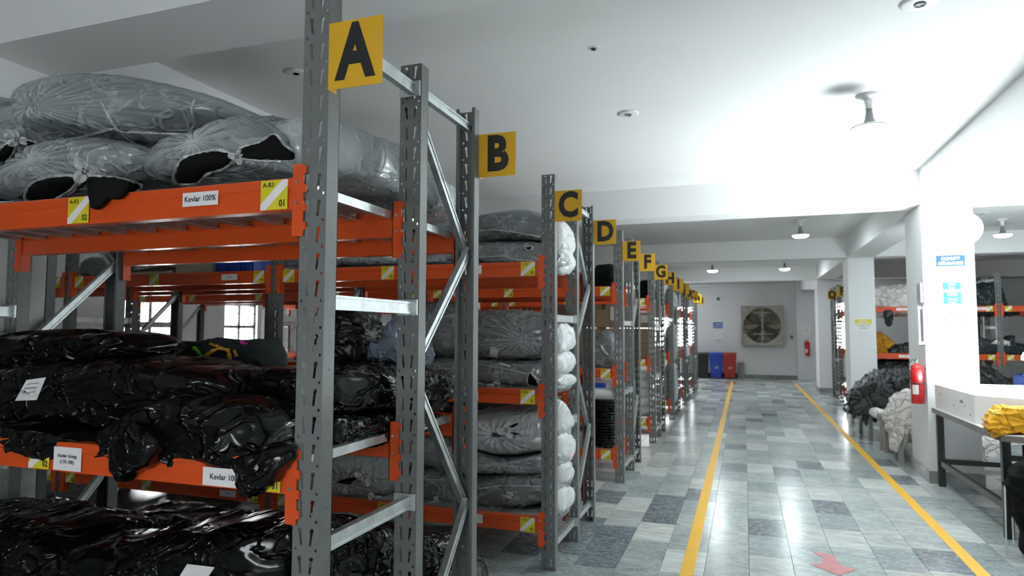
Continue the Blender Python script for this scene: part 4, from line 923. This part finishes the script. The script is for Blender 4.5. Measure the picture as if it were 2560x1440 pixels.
# work table with the light box
org = Vector((1.9, 6.2, 0)); root = thing('work_table', org, 'black framed work table at the right edge with a white top', 'table')
TX0, TX1, TY0, TY1 = 1.86, 3.5, 6.12, 8.15
poly = [(TX0+.12, TY0), (TX1, TY0), (TX1, TY1), (TX0, TY1), (TX0, TY0+.14), (TX0+.03, TY0+.04)]
part('edge_band', MB().prism(poly, .755, .803, 'table_edge'), root)
part('table_top', MB().prism([(x+(.006 if x < 2.5 else -.006), y+(.006 if y < 7 else -.006)) for x, y in poly], .803, .807, 'board_white'), root)
for x in (TX0+.03, TX1-.09):
    for y in (TY0+.10, TY1-.08): bevel(part('leg', MB().box((x, y, 0), (x+.06, y+.06, .755), 'table_frame'), root), .004, 1)
for x in (TX0+.04, TX1-.08): part('side_stretcher', MB().box((x, TY0+.16, .215), (x+.04, TY1-.08, .27), 'table_frame'), root)
part('cross_stretcher', MB().box((TX0+.09, TY1-.07, .23), (TX1-.09, TY1-.03, .28), 'table_frame'), root)
part('front_stretcher', MB().box((TX0+.09, TY0+.11, .6), (TX1-.09, TY0+.14, .64), 'table_frame'), root)
org = Vector((1.9, 6.83, .807)); root = thing('light_box', org, 'large white inspection box with a glowing top, standing on the black framed table', 'light box')
bp_ = [(1.885, 6.83), (2.30, 6.45), (3.4, 6.45), (3.4, 8.10), (1.885, 8.10)]
part('case', MB().prism(bp_, .808, 1.055, 'board_white'), root, fix=True)
part('glowing_top', MB().prism([(1.93, 6.86), (2.31, 6.50), (3.35, 6.50), (3.35, 8.05), (1.93, 8.05)], 1.056, 1.066, 'box_glow'), root, label='glowing white panel', fix=True)
mb = MB()
for y, z in ((7.9, .97), (7.45, .90), (7.1, .93), (6.95, .87)): mb.box((1.883, y-.012, z-.006), (1.886, y+.012, z+.006), 'print_grey')
mb.box((1.8825, 7.15, .95), (1.886, 7.24, .975), 'print_grey'); part('scuff', mb, root)
S = hide('bright yellow hides piled on the front corner of the table', [(2460, 1075), (2466, 1058), (2472, 1035), (2495, 1018), (2530, 1015), (2600, 1018), (2640, 1040), (2640, 1076), (2560, 1078), (2500, 1077), (2492, 1082), (2475, 1092), (2468, 1083)], 'Y', 6.32, .15, 'leather_yellow', 94, e=.4, wr=.024, fr=8, sharp=3, st=(.8, .8, 2), n=130, lf=.01)
S = hide('white hides hanging from a stool behind the table', [(2442, 1098), (2460, 1090), (2500, 1092), (2560, 1080), (2620, 1085), (2620, 1105), (2545, 1110), (2518, 1120), (2512, 1140), (2500, 1130), (2485, 1120), (2480, 1142), (2462, 1148), (2458, 1156), (2452, 1154), (2450, 1130), (2443, 1115)], 'Y', 8.9, .10, 'leather_white', 95, wr=.02, fr=8, n=120)
org = Vector((2.75, 8.9, 0)); root = thing('stool', org, 'low stool under the hanging white hides behind the table', 'stool')
part('seat', MB().box((2.45, 8.85, .5), (3.1, 9.3, .54), 'stool_grey'), root)
for x in (2.5, 3.0):
    for y in (8.95, 9.2): part('leg', MB().box((x, y, 0), (x+.04, y+.04, .5), 'stool_grey'), root)
S = hide('black cloth heap slumped on a chair at the lower right edge', [(2512, 1212), (2520, 1200), (2530, 1180), (2560, 1152), (2640, 1140), (2640, 1400), (2562, 1380), (2552, 1330), (2530, 1290), (2522, 1240)], 'Y', 5.75, .09, 'cloth_black', 96, jag=0, name='cloth_heap', cat='fabric pile', wr=.025)
org = un(2530, 1205, 'Y', 5.75); org.z = 0; root = thing('chair', org, 'white tubular chair under the black cloth heap', 'chair')
a = un(2514, 1215, 'Y', 5.75); a2 = un(2530, 1196, 'Y', 5.75); a3 = un(2560, 1192, 'Y', 5.75); b0 = un(2516, 1340, 'Y', 5.75)
part('frame', MB().tube([Vector((b0.x-.004, 5.75, .01)), Vector((a.x-.004, 5.75, a.z)), a2, a3, a3+Vector((.22, 0, 0)), a3+Vector((.26, 0, -.05)), Vector((a3.x+.26, 5.75, .01))], .0055, 'lamp_white', 8), root, True)
part('seat', MB().box((a.x+.07, 5.78, .40), (a.x+.36, 6.05, .42), 'table_frame'), root)
for x_ in (.12, .33): part('back_leg', MB().tube([Vector((a.x+x_, 6.03, .01)), Vector((a.x+x_, 6.03, .40))], .0055, 'lamp_white', 8), root)
# ------------------------------------------------------------------ signs on the columns
def wall_sign(name, lab, x0, x1, z0, z1, Y, cat, fn, base='board_white'):
    org = Vector(((x0+x1)/2, Y, z0)); mb = MB().box((x0, Y-.006, z0), (x1, Y-.001, z1), base); o = link(name, mb.mesh(name, org), None, org); tag(o, lab, cat)
    mb = MB(); fn(mb, (x0+x1)/2, z0, z1, Y-.007); part('print', mb, o, org=org); return o
def qa(mb, cx, z0, z1, y):
    mb.box((cx-.135, y, z1-.125), (cx+.135, y+.001, z1-.005), 'print_blue'); mb.text('QUALITY', (cx, y-.001, z1-.042), .030, 'board_white', bold=.03); mb.text('ASSURANCE', (cx, y-.001, z1-.092), .030, 'board_white', bold=.03)
wall_sign('quality_sign', 'blue and white QUALITY ASSURANCE board on the nearest white column', 1.955, 2.25, 2.17, 2.43, 8.222, 'sign', qa)
def teal1(mb, cx, z0, z1, y):
    mb.box((cx-.085, y, z0), (cx+.085, y+.001, z1), 'print_teal'); mb.text('SAFETY', (cx, y-.001, z1-.022), .016, 'board_white', bold=.04); mb.text('FIRST', (cx, y-.001, z0+.018), .016, 'board_white', bold=.04)
def teal2(mb, cx, z0, z1, y):
    mb.box((cx-.085, y, z0), (cx+.085, y+.001, z1), 'print_teal'); mb.box((cx-.045, y-.001, z1-.035), (cx+.04, y, z1-.012), 'board_white'); mb.text('KEEP AREA', (cx, y-.001, z0+.05), .014, 'board_white', bold=.03); mb.text('CLEAN', (cx, y-.001, z0+.018), .014, 'board_white', bold=.03)
wall_sign('teal_sign', 'upper small teal notice on the white column', 2.015, 2.195, 2.055, 2.13, 8.222, 'sign', teal1)
wall_sign('teal_sign', 'lower taller teal notice on the white column', 2.018, 2.198, 1.90, 2.025, 8.222, 'sign', teal2)
def nosmoke(mb, cx, z0, z1, y):
    c = Vector((cx, y, (z0+z1)/2+.03)); pts = [c+Vector((.078*math.cos(a), 0, .078*math.sin(a))) for a in [2*PI*k/28 for k in range(28)]]
    mb.tube(pts, .0055, 'print_red', 4, True); mb.tube([c+Vector((-.055, 0, -.055)), c+Vector((.055, 0, .055))], .0045, 'print_red', 4)
    mb.box((c.x-.005, y, c.z-.045), (c.x+.012, y+.001, c.z-.038), 'print_grey'); mb.text('NO SMOKING', (cx+.005, y, z0+.025), .015, 'print_red', bold=.01)
wall_sign('no_smoking_sign', 'white notice with a crossed red circle on the white column', 2.02, 2.20, 1.57, 1.83, 8.222, 'sign', nosmoke)
def unins(mb, cx, z0, z1, y):
    mb.box((cx-.14, y, z1-.11), (cx+.14, y+.001, z1-.015), 'print_yellow'); mb.text('QUALITY', (cx, y-.001, z1-.04), .025, 'board_white', bold=.03); mb.text('ASSURANCE', (cx, y-.001, z1-.083), .025, 'board_white', bold=.03)
    mb.text('UNINSPECTED', (cx, y-.001, z1-.14), .024, 'print_grey', bold=.02); mb.text('LEATHER', (cx, y-.001, z1-.185), .024, 'print_grey', bold=.02)
wall_sign('leather_notice', 'framed notice with a yellow heading on the middle column', 1.925, 2.255, 1.62, 1.855, 13.748, 'sign', unins)
# bracket and handle on the side of the nearest column
org = Vector((1.845, 8.33, 1.47)); root = thing('hook_bracket', org, 'pale vertical handle bar on the side of the white column', 'bracket')
part('bar', MB().tube([(1.80, 8.26, 1.50), (1.80, 8.26, 1.86)], .009, 'lamp_white', 8), root)
part('back_plate', MB().box((1.832, 8.22, 1.47), (1.844, 8.44, 1.88), 'bin_grey'), root)
part('mount', MB().box((1.79, 8.25, 1.47), (1.845, 8.28, 1.50), 'lamp_white'), root); part('mount', MB().box((1.79, 8.25, 1.85), (1.845, 8.28, 1.88), 'lamp_white'), root)
org = Vector((1.845, 8.33, 1.92)); root = thing('wall_speaker', org, 'slim grey fitting above the handle bar on the white column', 'fitting')
bevel(part('housing', MB().box((1.815, 8.24, 1.92), (1.844, 8.40, 2.14), 'bin_grey'), root), .006)
part('slot', MB().box((1.812, 8.27, 1.95), (1.816, 8.33, 2.11), 'print_grey'), root)
def extinguisher(c, s, lab, wall):
    root = thing('fire_extinguisher', Vector(c), lab, 'extinguisher'); x, y, z = c; r = .075*s
    part('cylinder', MB().lathe([(r*.9, 0), (r, .012*s), (r, .42*s), (r*.93, .46*s), (r*.6, .495*s), (r*.3, .505*s)], c, 'ext_red', 28), root, True)
    part('valve', MB().lathe([(.018*s, .50*s), (.018*s, .54*s), (.012*s, .56*s)], c, 'steel', 12), root, True)
    part('handle', MB().box((x-.012*s, y-.07*s, z+.545*s), (x+.012*s, y+.03*s, z+.552*s), 'dark_metal').box((x-.012*s, y-.075*s, z+.572*s), (x+.012*s, y+.02*s, z+.58*s), 'dark_metal'), root)
    part('hose', MB().tube([Vector((x, y, z+.535*s)), Vector((x-.05*s, y-.02*s, z+.55*s)), Vector((x-.088*s, y-.02*s, z+.50*s)), Vector((x-.09*s, y-.02*s, z+.36*s)), Vector((x-.088*s, y-.02*s, z+.30*s))], .009*s, 'rubber', 8), root, True)
    part('band', MB().lathe([(r+.001, .245*s), (r+.003, .248*s), (r+.003, .258*s), (r+.001, .261*s)], c, 'dark_metal', 28), root, True)
    mb = MB(); 
    for k in range(6):
        a0 = PI*1.18+k*.16; a1 = a0+.16
        mb.add([(x+(r+.0015)*math.cos(a0), y+(r+.0015)*math.sin(a0), z+.12*s), (x+(r+.0015)*math.cos(a1), y+(r+.0015)*math.sin(a1), z+.12*s), (x+(r+.0015)*math.cos(a1), y+(r+.0015)*math.sin(a1), z+.235*s), (x+(r+.0015)*math.cos(a0), y+(r+.0015)*math.sin(a0), z+.235*s)], [(0, 1, 2, 3)], 'paper')
    part('label', mb, root); part('bracket', MB().box(wall[0], wall[1], 'dark_metal'), root); return root
extinguisher((1.765, 8.28, .83), .86, 'large red extinguisher with a white label, hung on the side of the white column', ((1.77, 8.26, 1.20), (1.845, 8.30, 1.22)))
extinguisher((1.98, 24.05, .80), .98, 'small far red extinguisher on the far wall beside a notice', ((1.96, 24.05, 1.15), (2.0, 24.16, 1.18)))
# round ball on the far side of the column
org = Vector((2.40, 8.5, 2.75)); root = thing('round_wall_lamp', org, 'white round drum fitting sticking out behind the nearest white column', 'lamp')
part('drum', MB().lathe([(.05, -.06), (.17, -.05), (.18, 0), (.17, .05), (.05, .06)], (2.33, 8.55, 2.75), 'lamp_white', 28, 'Y'), root, True)
part('arm', MB().box((2.32, 8.53, 2.735), (2.40, 8.57, 2.765), 'lamp_grey'), root)
# ------------------------------------------------------------------ lamps
def lamp(x, y, lab, glow='lamp_glow', zc=ZC):
    root = thing('ceiling_lamp', Vector((x, y, zc)), lab, 'lamp'); c = (x, y, zc)
    part('ceiling_rose', MB().lathe([(.02, -.035), (.05, -.03), (.088, -.012), (.09, 0)], c, 'lamp_white', 24), root, True)
    part('socket', MB().lathe([(.028, -.03), (.032, -.045), (.032, -.06), (.026, -.07), (.026, -.105)], c, 'lamp_white', 16), root, True)
    part('heat_sink', MB().lathe([(.022, -.10), (.024, -.13), (.032, -.18), (.045, -.215), (.06, -.23)], c, 'lamp_grey', 20), root, True)
    part('reflector_rim', MB().lathe([(.05, -.222), (.125, -.238), (.132, -.25), (.128, -.256), (.115, -.25)], c, 'lamp_white', 32), root, True)
    part('diffuser', MB().lathe([(.112, -.249), (.112, -.262), (.09, -.276), (.05, -.284), (.01, -.286)], c, glow, 28), root, True, label='glowing white diffuser'); return root
lamp(.92, 5.5, 'nearest ceiling lamp, hanging over the aisle with a dark shadow beside it', 'lamp_glow_near')
lamp(.88, 11.4, 'second ceiling lamp down the aisle', 'lamp_glow'); lamp(.97, 17.4, 'third ceiling lamp down the aisle', 'lamp_glow'); lamp(-.72, 17.4, 'small lamp near the far wall above the rack signs', 'lamp_glow')
lamp(3.87, 12.3, 'ceiling lamp in the right bay beyond the white column', 'lamp_glow')
lamp(.92, -.6, 'unseen ceiling lamp over the aisle behind the viewpoint', 'lamp_glow_back')  # unseen lamp, placed to light the near racks from behind
lamp(6.2, 6.5, 'added ceiling lamp far over the right bay, outside the picture', 'lamp_glow')  # unseen lamp added to bring more light in from the right
def disc(x, y, r, lab, lens=True):
    root = thing('ceiling_fitting', Vector((x, y, ZC)), lab, 'ceiling fitting')
    part('plate', MB().lathe([(r*.3, -.012), (r*.8, -.012), (r, -.006), (r, 0)], (x, y, ZC), 'lamp_white', 24), root, True)
    if lens: part('centre', MB().lathe([(r*.28, -.02), (r*.3, -.012)], (x, y, ZC), 'lamp_grey', 16), root, True)
disc(-.86, 5.33, .085, 'round white ceiling disc left of the nearest lamp'); disc(.93, 4.0, .10, 'round white ceiling fitting at the top edge of the picture')
disc(-2.89, 3.73, .075, 'faint round ceiling disc left of the A post', False); disc(3.4, 11.58, .09, 'round ceiling disc beyond the white column', False)
root = thing('ceiling_hook', Vector((-.86, 4.01, ZC)), 'small dark junction hole in the ceiling above the B sign', 'ceiling fitting'); part('rim', MB().lathe([(.02, -.004), (.035, -.003), (.037, 0)], (-.86, 4.01, ZC), 'lamp_white', 16), root); part('stub', MB().lathe([(.014, -.012), (.02, -.005)], (-.86, 4.01, ZC), 'dark_metal', 10), root)
# ------------------------------------------------------------------ far wall: fan, bins, notices
cx, cz, Y0 = .60, 1.81, 24.5; root = thing('exhaust_fan', Vector((cx, Y0, 1.1)), 'big square exhaust fan mounted in the far wall', 'fan'); h = .68
mb = MB()
for lo, hi in (((cx-h, Y0-.30, cz-h), (cx+h, Y0, cz-h+.05)), ((cx-h, Y0-.30, cz+h-.05), (cx+h, Y0, cz+h)), ((cx-h, Y0-.30, cz-h+.05), (cx-h+.05, Y0, cz+h-.05)), ((cx+h-.05, Y0-.30, cz-h+.05), (cx+h, Y0, cz+h-.05))): mb.box(lo, hi, 'fan_metal')
part('housing', mb, root)
n = 32; vs = []; fs = []; ro = .60
for k in range(n):
    a = 2*PI*k/n; c_, s_ = math.cos(a), math.sin(a); q = .635/max(abs(c_), abs(s_)); vs += [(cx+c_*ro, Y0-.24, cz+s_*ro), (cx+c_*q, Y0-.26, cz+s_*q), (cx+c_*ro, Y0-.12, cz+s_*ro)]
for k in range(n):
    a, b_ = 3*k, 3*((k+1) % n); fs += [(a, a+1, b_+1, b_), (a, b_, b_+2, a+2)]
part('orifice_panel', MB().add(vs, fs, 'fan_metal'), root)
part('back_shutter', MB().box((cx-.63, Y0-.03, cz-.63), (cx+.63, Y0-.02, cz+.63), 'shutter'), root)
for k in range(6):
    z = cz-.55+k*.2; part('louvre', MB().add([(cx-.62, Y0-.05, z), (cx+.62, Y0-.05, z), (cx+.62, Y0-.09, z+.02), (cx-.62, Y0-.09, z+.02), (cx-.62, Y0-.045, z+.01), (cx+.62, Y0-.045, z+.01)], [(0, 1, 2, 3), (4, 3, 2, 5)], 'fan_metal'), root)
for k in range(4):
    a = k*PI/2+.75; c_, s_ = math.cos(a), math.sin(a); P_ = []
    def pt(r, t, y): return (cx+c_*r-s_*t, Y0-.16+y, cz+s_*r+c_*t)
    part('blade', MB().add([pt(.07, -.06, -.03), pt(.07, .06, .03), pt(.35, .20, .05), pt(.57, .20, .05), pt(.57, -.14, -.05), pt(.35, -.12, -.05)], [(0, 1, 2, 3, 4, 5)], 'fan_dark'), root)
part('hub', MB().lathe([(.02, -.21), (.08, -.20), (.09, -.12), (.09, -.10)], (cx, Y0, cz), 'fan_dark', 16, 'Y'), root, True)
part('strut', MB().box((cx-.02, Y0-.285, cz-.64), (cx+.02, Y0-.265, cz+.64), 'fan_metal').box((cx-.3, Y0-.28, cz-.30), (cx+.3, Y0-.27, cz-.27), 'fan_metal').box((cx-.3, Y0-.28, cz+.42), (cx+.3, Y0-.27, cz+.45), 'fan_metal'), root)
def bin_(x, w, mt_, lab, emblem=True):
    y0, y1, z1 = 23.72, 24.2, .82; root = thing('wheelie_bin', Vector((x, y0, 0)), lab, 'bin', 'wheeled bins by the far wall'); a, b_ = w/2, w/2*.8
    vs = [(x-b_, y0+.06, .03), (x+b_, y0+.06, .03), (x+b_, y1-.05, .03), (x-b_, y1-.05, .03), (x-a, y0, z1), (x+a, y0, z1), (x+a, y1, z1), (x-a, y1, z1)]
    bevel(part('body', MB().add(vs, [(0, 3, 2, 1), (4, 5, 6, 7), (0, 1, 5, 4), (1, 2, 6, 5), (2, 3, 7, 6), (3, 0, 4, 7)], mt_), root), .02)
    bevel(part('lid', MB().add([(x-a-.02, y0-.03, z1), (x+a+.02, y0-.03, z1), (x+a+.02, y1+.02, z1), (x-a-.02, y1+.02, z1), (x-a+.01, y0, z1+.05), (x+a-.01, y0, z1+.05), (x+a-.01, y1, z1+.07), (x-a+.01, y1, z1+.07)], [(0, 3, 2, 1), (4, 5, 6, 7), (0, 1, 5, 4), (1, 2, 6, 5), (2, 3, 7, 6), (3, 0, 4, 7)], mt_), root), .012)
    for s_ in (-1, 1): part('wheel', MB().lathe([(.03, -.02), (.09, -.02), (.09, .02), (.03, .02)], (x+s_*(b_+.03), y1-.07, .09), 'rubber', 16, 'X'), root)
    if emblem:
        c = Vector((x+.02, y0+.035, .40)); part('emblem', MB().tube([c+Vector((.062*math.cos(t), 0, .062*math.sin(t))) for t in [2*PI*k/20 for k in range(20)]], .006, 'board_white', 4, True).box((c.x-.018, c.y-.004, c.z-.03), (c.x+.004, c.y, c.z+.035), 'board_white').box((c.x+.004, c.y-.004, c.z-.01), (c.x+.022, c.y, c.z+.015), 'board_white'), root)
bin_(-1.36, .38, 'bin_dark', 'dark wheeled bin, leftmost by the far wall', False); bin_(-.92, .44, 'bin_blue', 'blue wheeled bin with a white emblem'); bin_(-.48, .44, 'bin_red', 'red wheeled bin with a white emblem')
org = Vector((-.05, 24.0, 0)); o = link('leaning_board', MB().prism([(-.22, 24.1), (-.10, 24.05), (0.0, 24.15), (-.05, 24.25)], 0, .55, 'bin_grey').mesh('leaning_board', org, fix=True), None, org); tag(o, 'grey side of a low box standing right of the red bin', 'box')
def blueb(mb, cx, z0, z1, y): mb.box((cx-.16, y, z0), (cx+.16, y+.001, z1), 'print_blue'); mb.text('WASTE', (cx, y-.001, (z0+z1)/2+.03), .05, 'board_white', bold=.03); mb.text('COLLECTION', (cx, y-.001, (z0+z1)/2-.05), .035, 'board_white', bold=.03)
wall_sign('blue_notice', 'small blue notice on the far wall above the bins', -1.02, -.70, 1.72, 1.93, 24.498, 'sign', blueb)
wall_sign('paper_notice', 'pale framed sheet under the blue notice', -.98, -.74, 1.28, 1.66, 24.498, 'sign', lambda mb, cx, z0, z1, y: mb.box((cx-.11, y, z0), (cx+.11, y+.001, z0+.02), 'print_grey'))
wall_sign('paper_notice', 'pale sheet above the far extinguisher', 1.84, 2.1, 1.45, 1.85, 24.148, 'sign', lambda mb, cx, z0, z1, y: mb.text('FIRE', (cx, y, (z0+z1)/2), .04, 'print_grey'))
root = thing('wall_camera', Vector((-.83, 24.4, 2.75)), 'small dark camera on the far wall', 'camera'); part('housing', MB().lathe([(.03, -.08), (.05, -.06), (.05, 0), (.03, .1)], (-.83, 24.4, 2.75), 'dark_metal', 12, 'Y'), root, True)
root = thing('socket_box', Vector((1.53, 24.45, 1.4)), 'small grey switch box right of the exhaust fan', 'switch'); part('box', MB().box((1.48, 24.44, 1.36), (1.58, 24.5, 1.48), 'bin_grey'), root); part('button', MB().box((1.51, 24.43, 1.40), (1.55, 24.44, 1.44), 'dark_metal'), root)
# ------------------------------------------------------------------ person at the right edge
px_, py_ = 3.13, 9.0; root = thing('person', Vector((px_, py_, 0)), 'person in a white cap and striped blue top bending at the right edge', 'person')
def skin(name, chains, mt_, sub_=2, root_=root):
    me = bpy.data.meshes.new(name); vs = []; es = []; rs = []; idx = {}
    for ch in chains:
        prev = None
        for (p, r) in ch:
            k = tuple(round(c, 4) for c in p)
            if k not in idx: idx[k] = len(vs); vs.append(Vector(p)); rs.append(r)
            i = idx[k]
            if prev is not None: es.append((prev, i))
            prev = i
    me.from_pydata(vs, es, []); me.materials.append(M[mt_]); o = link(name, me, root_)
    md = o.modifiers.new('skin', 'SKIN'); me.skin_vertices[0].data[0].use_root = True
    for i, r in enumerate(rs): me.skin_vertices[0].data[i].radius = (r, r)
    md = o.modifiers.new('sub', 'SUBSURF'); md.levels = sub_; md.render_levels = sub_; md2 = o.modifiers
    me.polygons.foreach_set('use_smooth', [True]*len(me.polygons)); o.modifiers['skin'].use_smooth_shade = True; return o
hip = (0, .10, .90); ch_ = (-.02, -.02, 1.18); nk = (-.06, -.10, 1.32)
body = [[(hip, .14), ((-.01, .05, 1.03), .13), (ch_, .14), (nk, .055), ((-.09, -.15, 1.37), .05), ((-.11, -.18, 1.44), .085), ((-.115, -.19, 1.50), .08)]]
for s_ in (-1, 1):
    body.append([(ch_, .14), ((s_*.19, -.02, 1.22), .055), ((s_*.23, -.12, 1.0), .042), ((s_*.16, -.34, .90), .032), ((s_*.15, -.40, .88), .026)])
    body.append([(hip, .14), ((s_*.10, .10, .84), .09), ((s_*.11, .08, .48), .06), ((s_*.11, .11, .12), .042), ((s_*.11, .02, .045), .038)])
    for f_ in range(5):
        a = (-.03+f_*.016); L_ = (.055, .075, .08, .075, .06)[f_]
        body.append([((s_*.15, -.40, .88), .026), ((s_*.15+a, -.44, .875), .009), ((s_*.15+a*1.2, -.44-L_*.6, .865), .008), ((s_*.15+a*1.2, -.44-L_, .85), .007)])
skin('body', body, 'skin')
skin('shirt', [[((0, .08, .93), .155), ((-.01, .05, 1.03), .145), ((-.02, -.02, 1.18), .155), ((-.05, -.08, 1.28), .075)], [((-.02, -.02, 1.18), .155), ((-.19, -.02, 1.22), .068), ((-.225, -.11, 1.03), .056)], [((-.02, -.02, 1.18), .155), ((.19, -.02, 1.22), .068), ((.225, -.11, 1.03), .056)]], 'shirt_blue')
mb = MB()
for z_, yy in ((1.10, .015), (1.02, .055)): mb.tube([Vector((.162*math.cos(t)-.015+px_, .162*math.sin(t)+yy+py_, z_)) for t in [2*PI*k/20 for k in range(20)]], .012, 'hat_white', 6, True)
part('shirt_stripe', mb, root, True); mb = MB().tube([Vector((.158*math.cos(t)+px_, .158*math.sin(t)+.085+py_, .90)) for t in [2*PI*k/20 for k in range(20)]], .016, 'shirt_red', 6, True); part('waist_band', mb, root, True)
skin('trousers', [[((0, .10, .88), .15), ((-.10, .10, .82), .10), ((-.11, .08, .48), .075), ((-.11, .11, .10), .062)], [((0, .10, .88), .15), ((.10, .10, .82), .10), ((.11, .08, .48), .075), ((.11, .11, .10), .062)]], 'trousers')
part('cap', MB().lathe([(.10, 0), (.125, .0), (.122, .05), (.10, .10), (.05, .13), (.01, .135)], (px_-.112, py_-.185, 1.47), 'hat_white', 20), root, True)
part('eyes', MB().lathe([(.002, -.01), (.011, -.004), (.011, .004), (.002, .01)], (px_-.145, py_-.272, 1.455), 'hair', 10, 'Y').lathe([(.002, -.01), (.011, -.004), (.011, .004), (.002, .01)], (px_-.085, py_-.272, 1.455), 'hair', 10, 'Y'), root, True)
part('nose', MB().lathe([(.002, .02), (.012, .0), (.014, -.015), (.004, -.02)], (px_-.113, py_-.278, 1.425), 'skin', 8), root, True)
part('mouth', MB().box((px_-.135, py_-.274, 1.388), (px_-.09, py_-.262, 1.394), 'shirt_red'), root)

root.scale = (1, 1, .88)
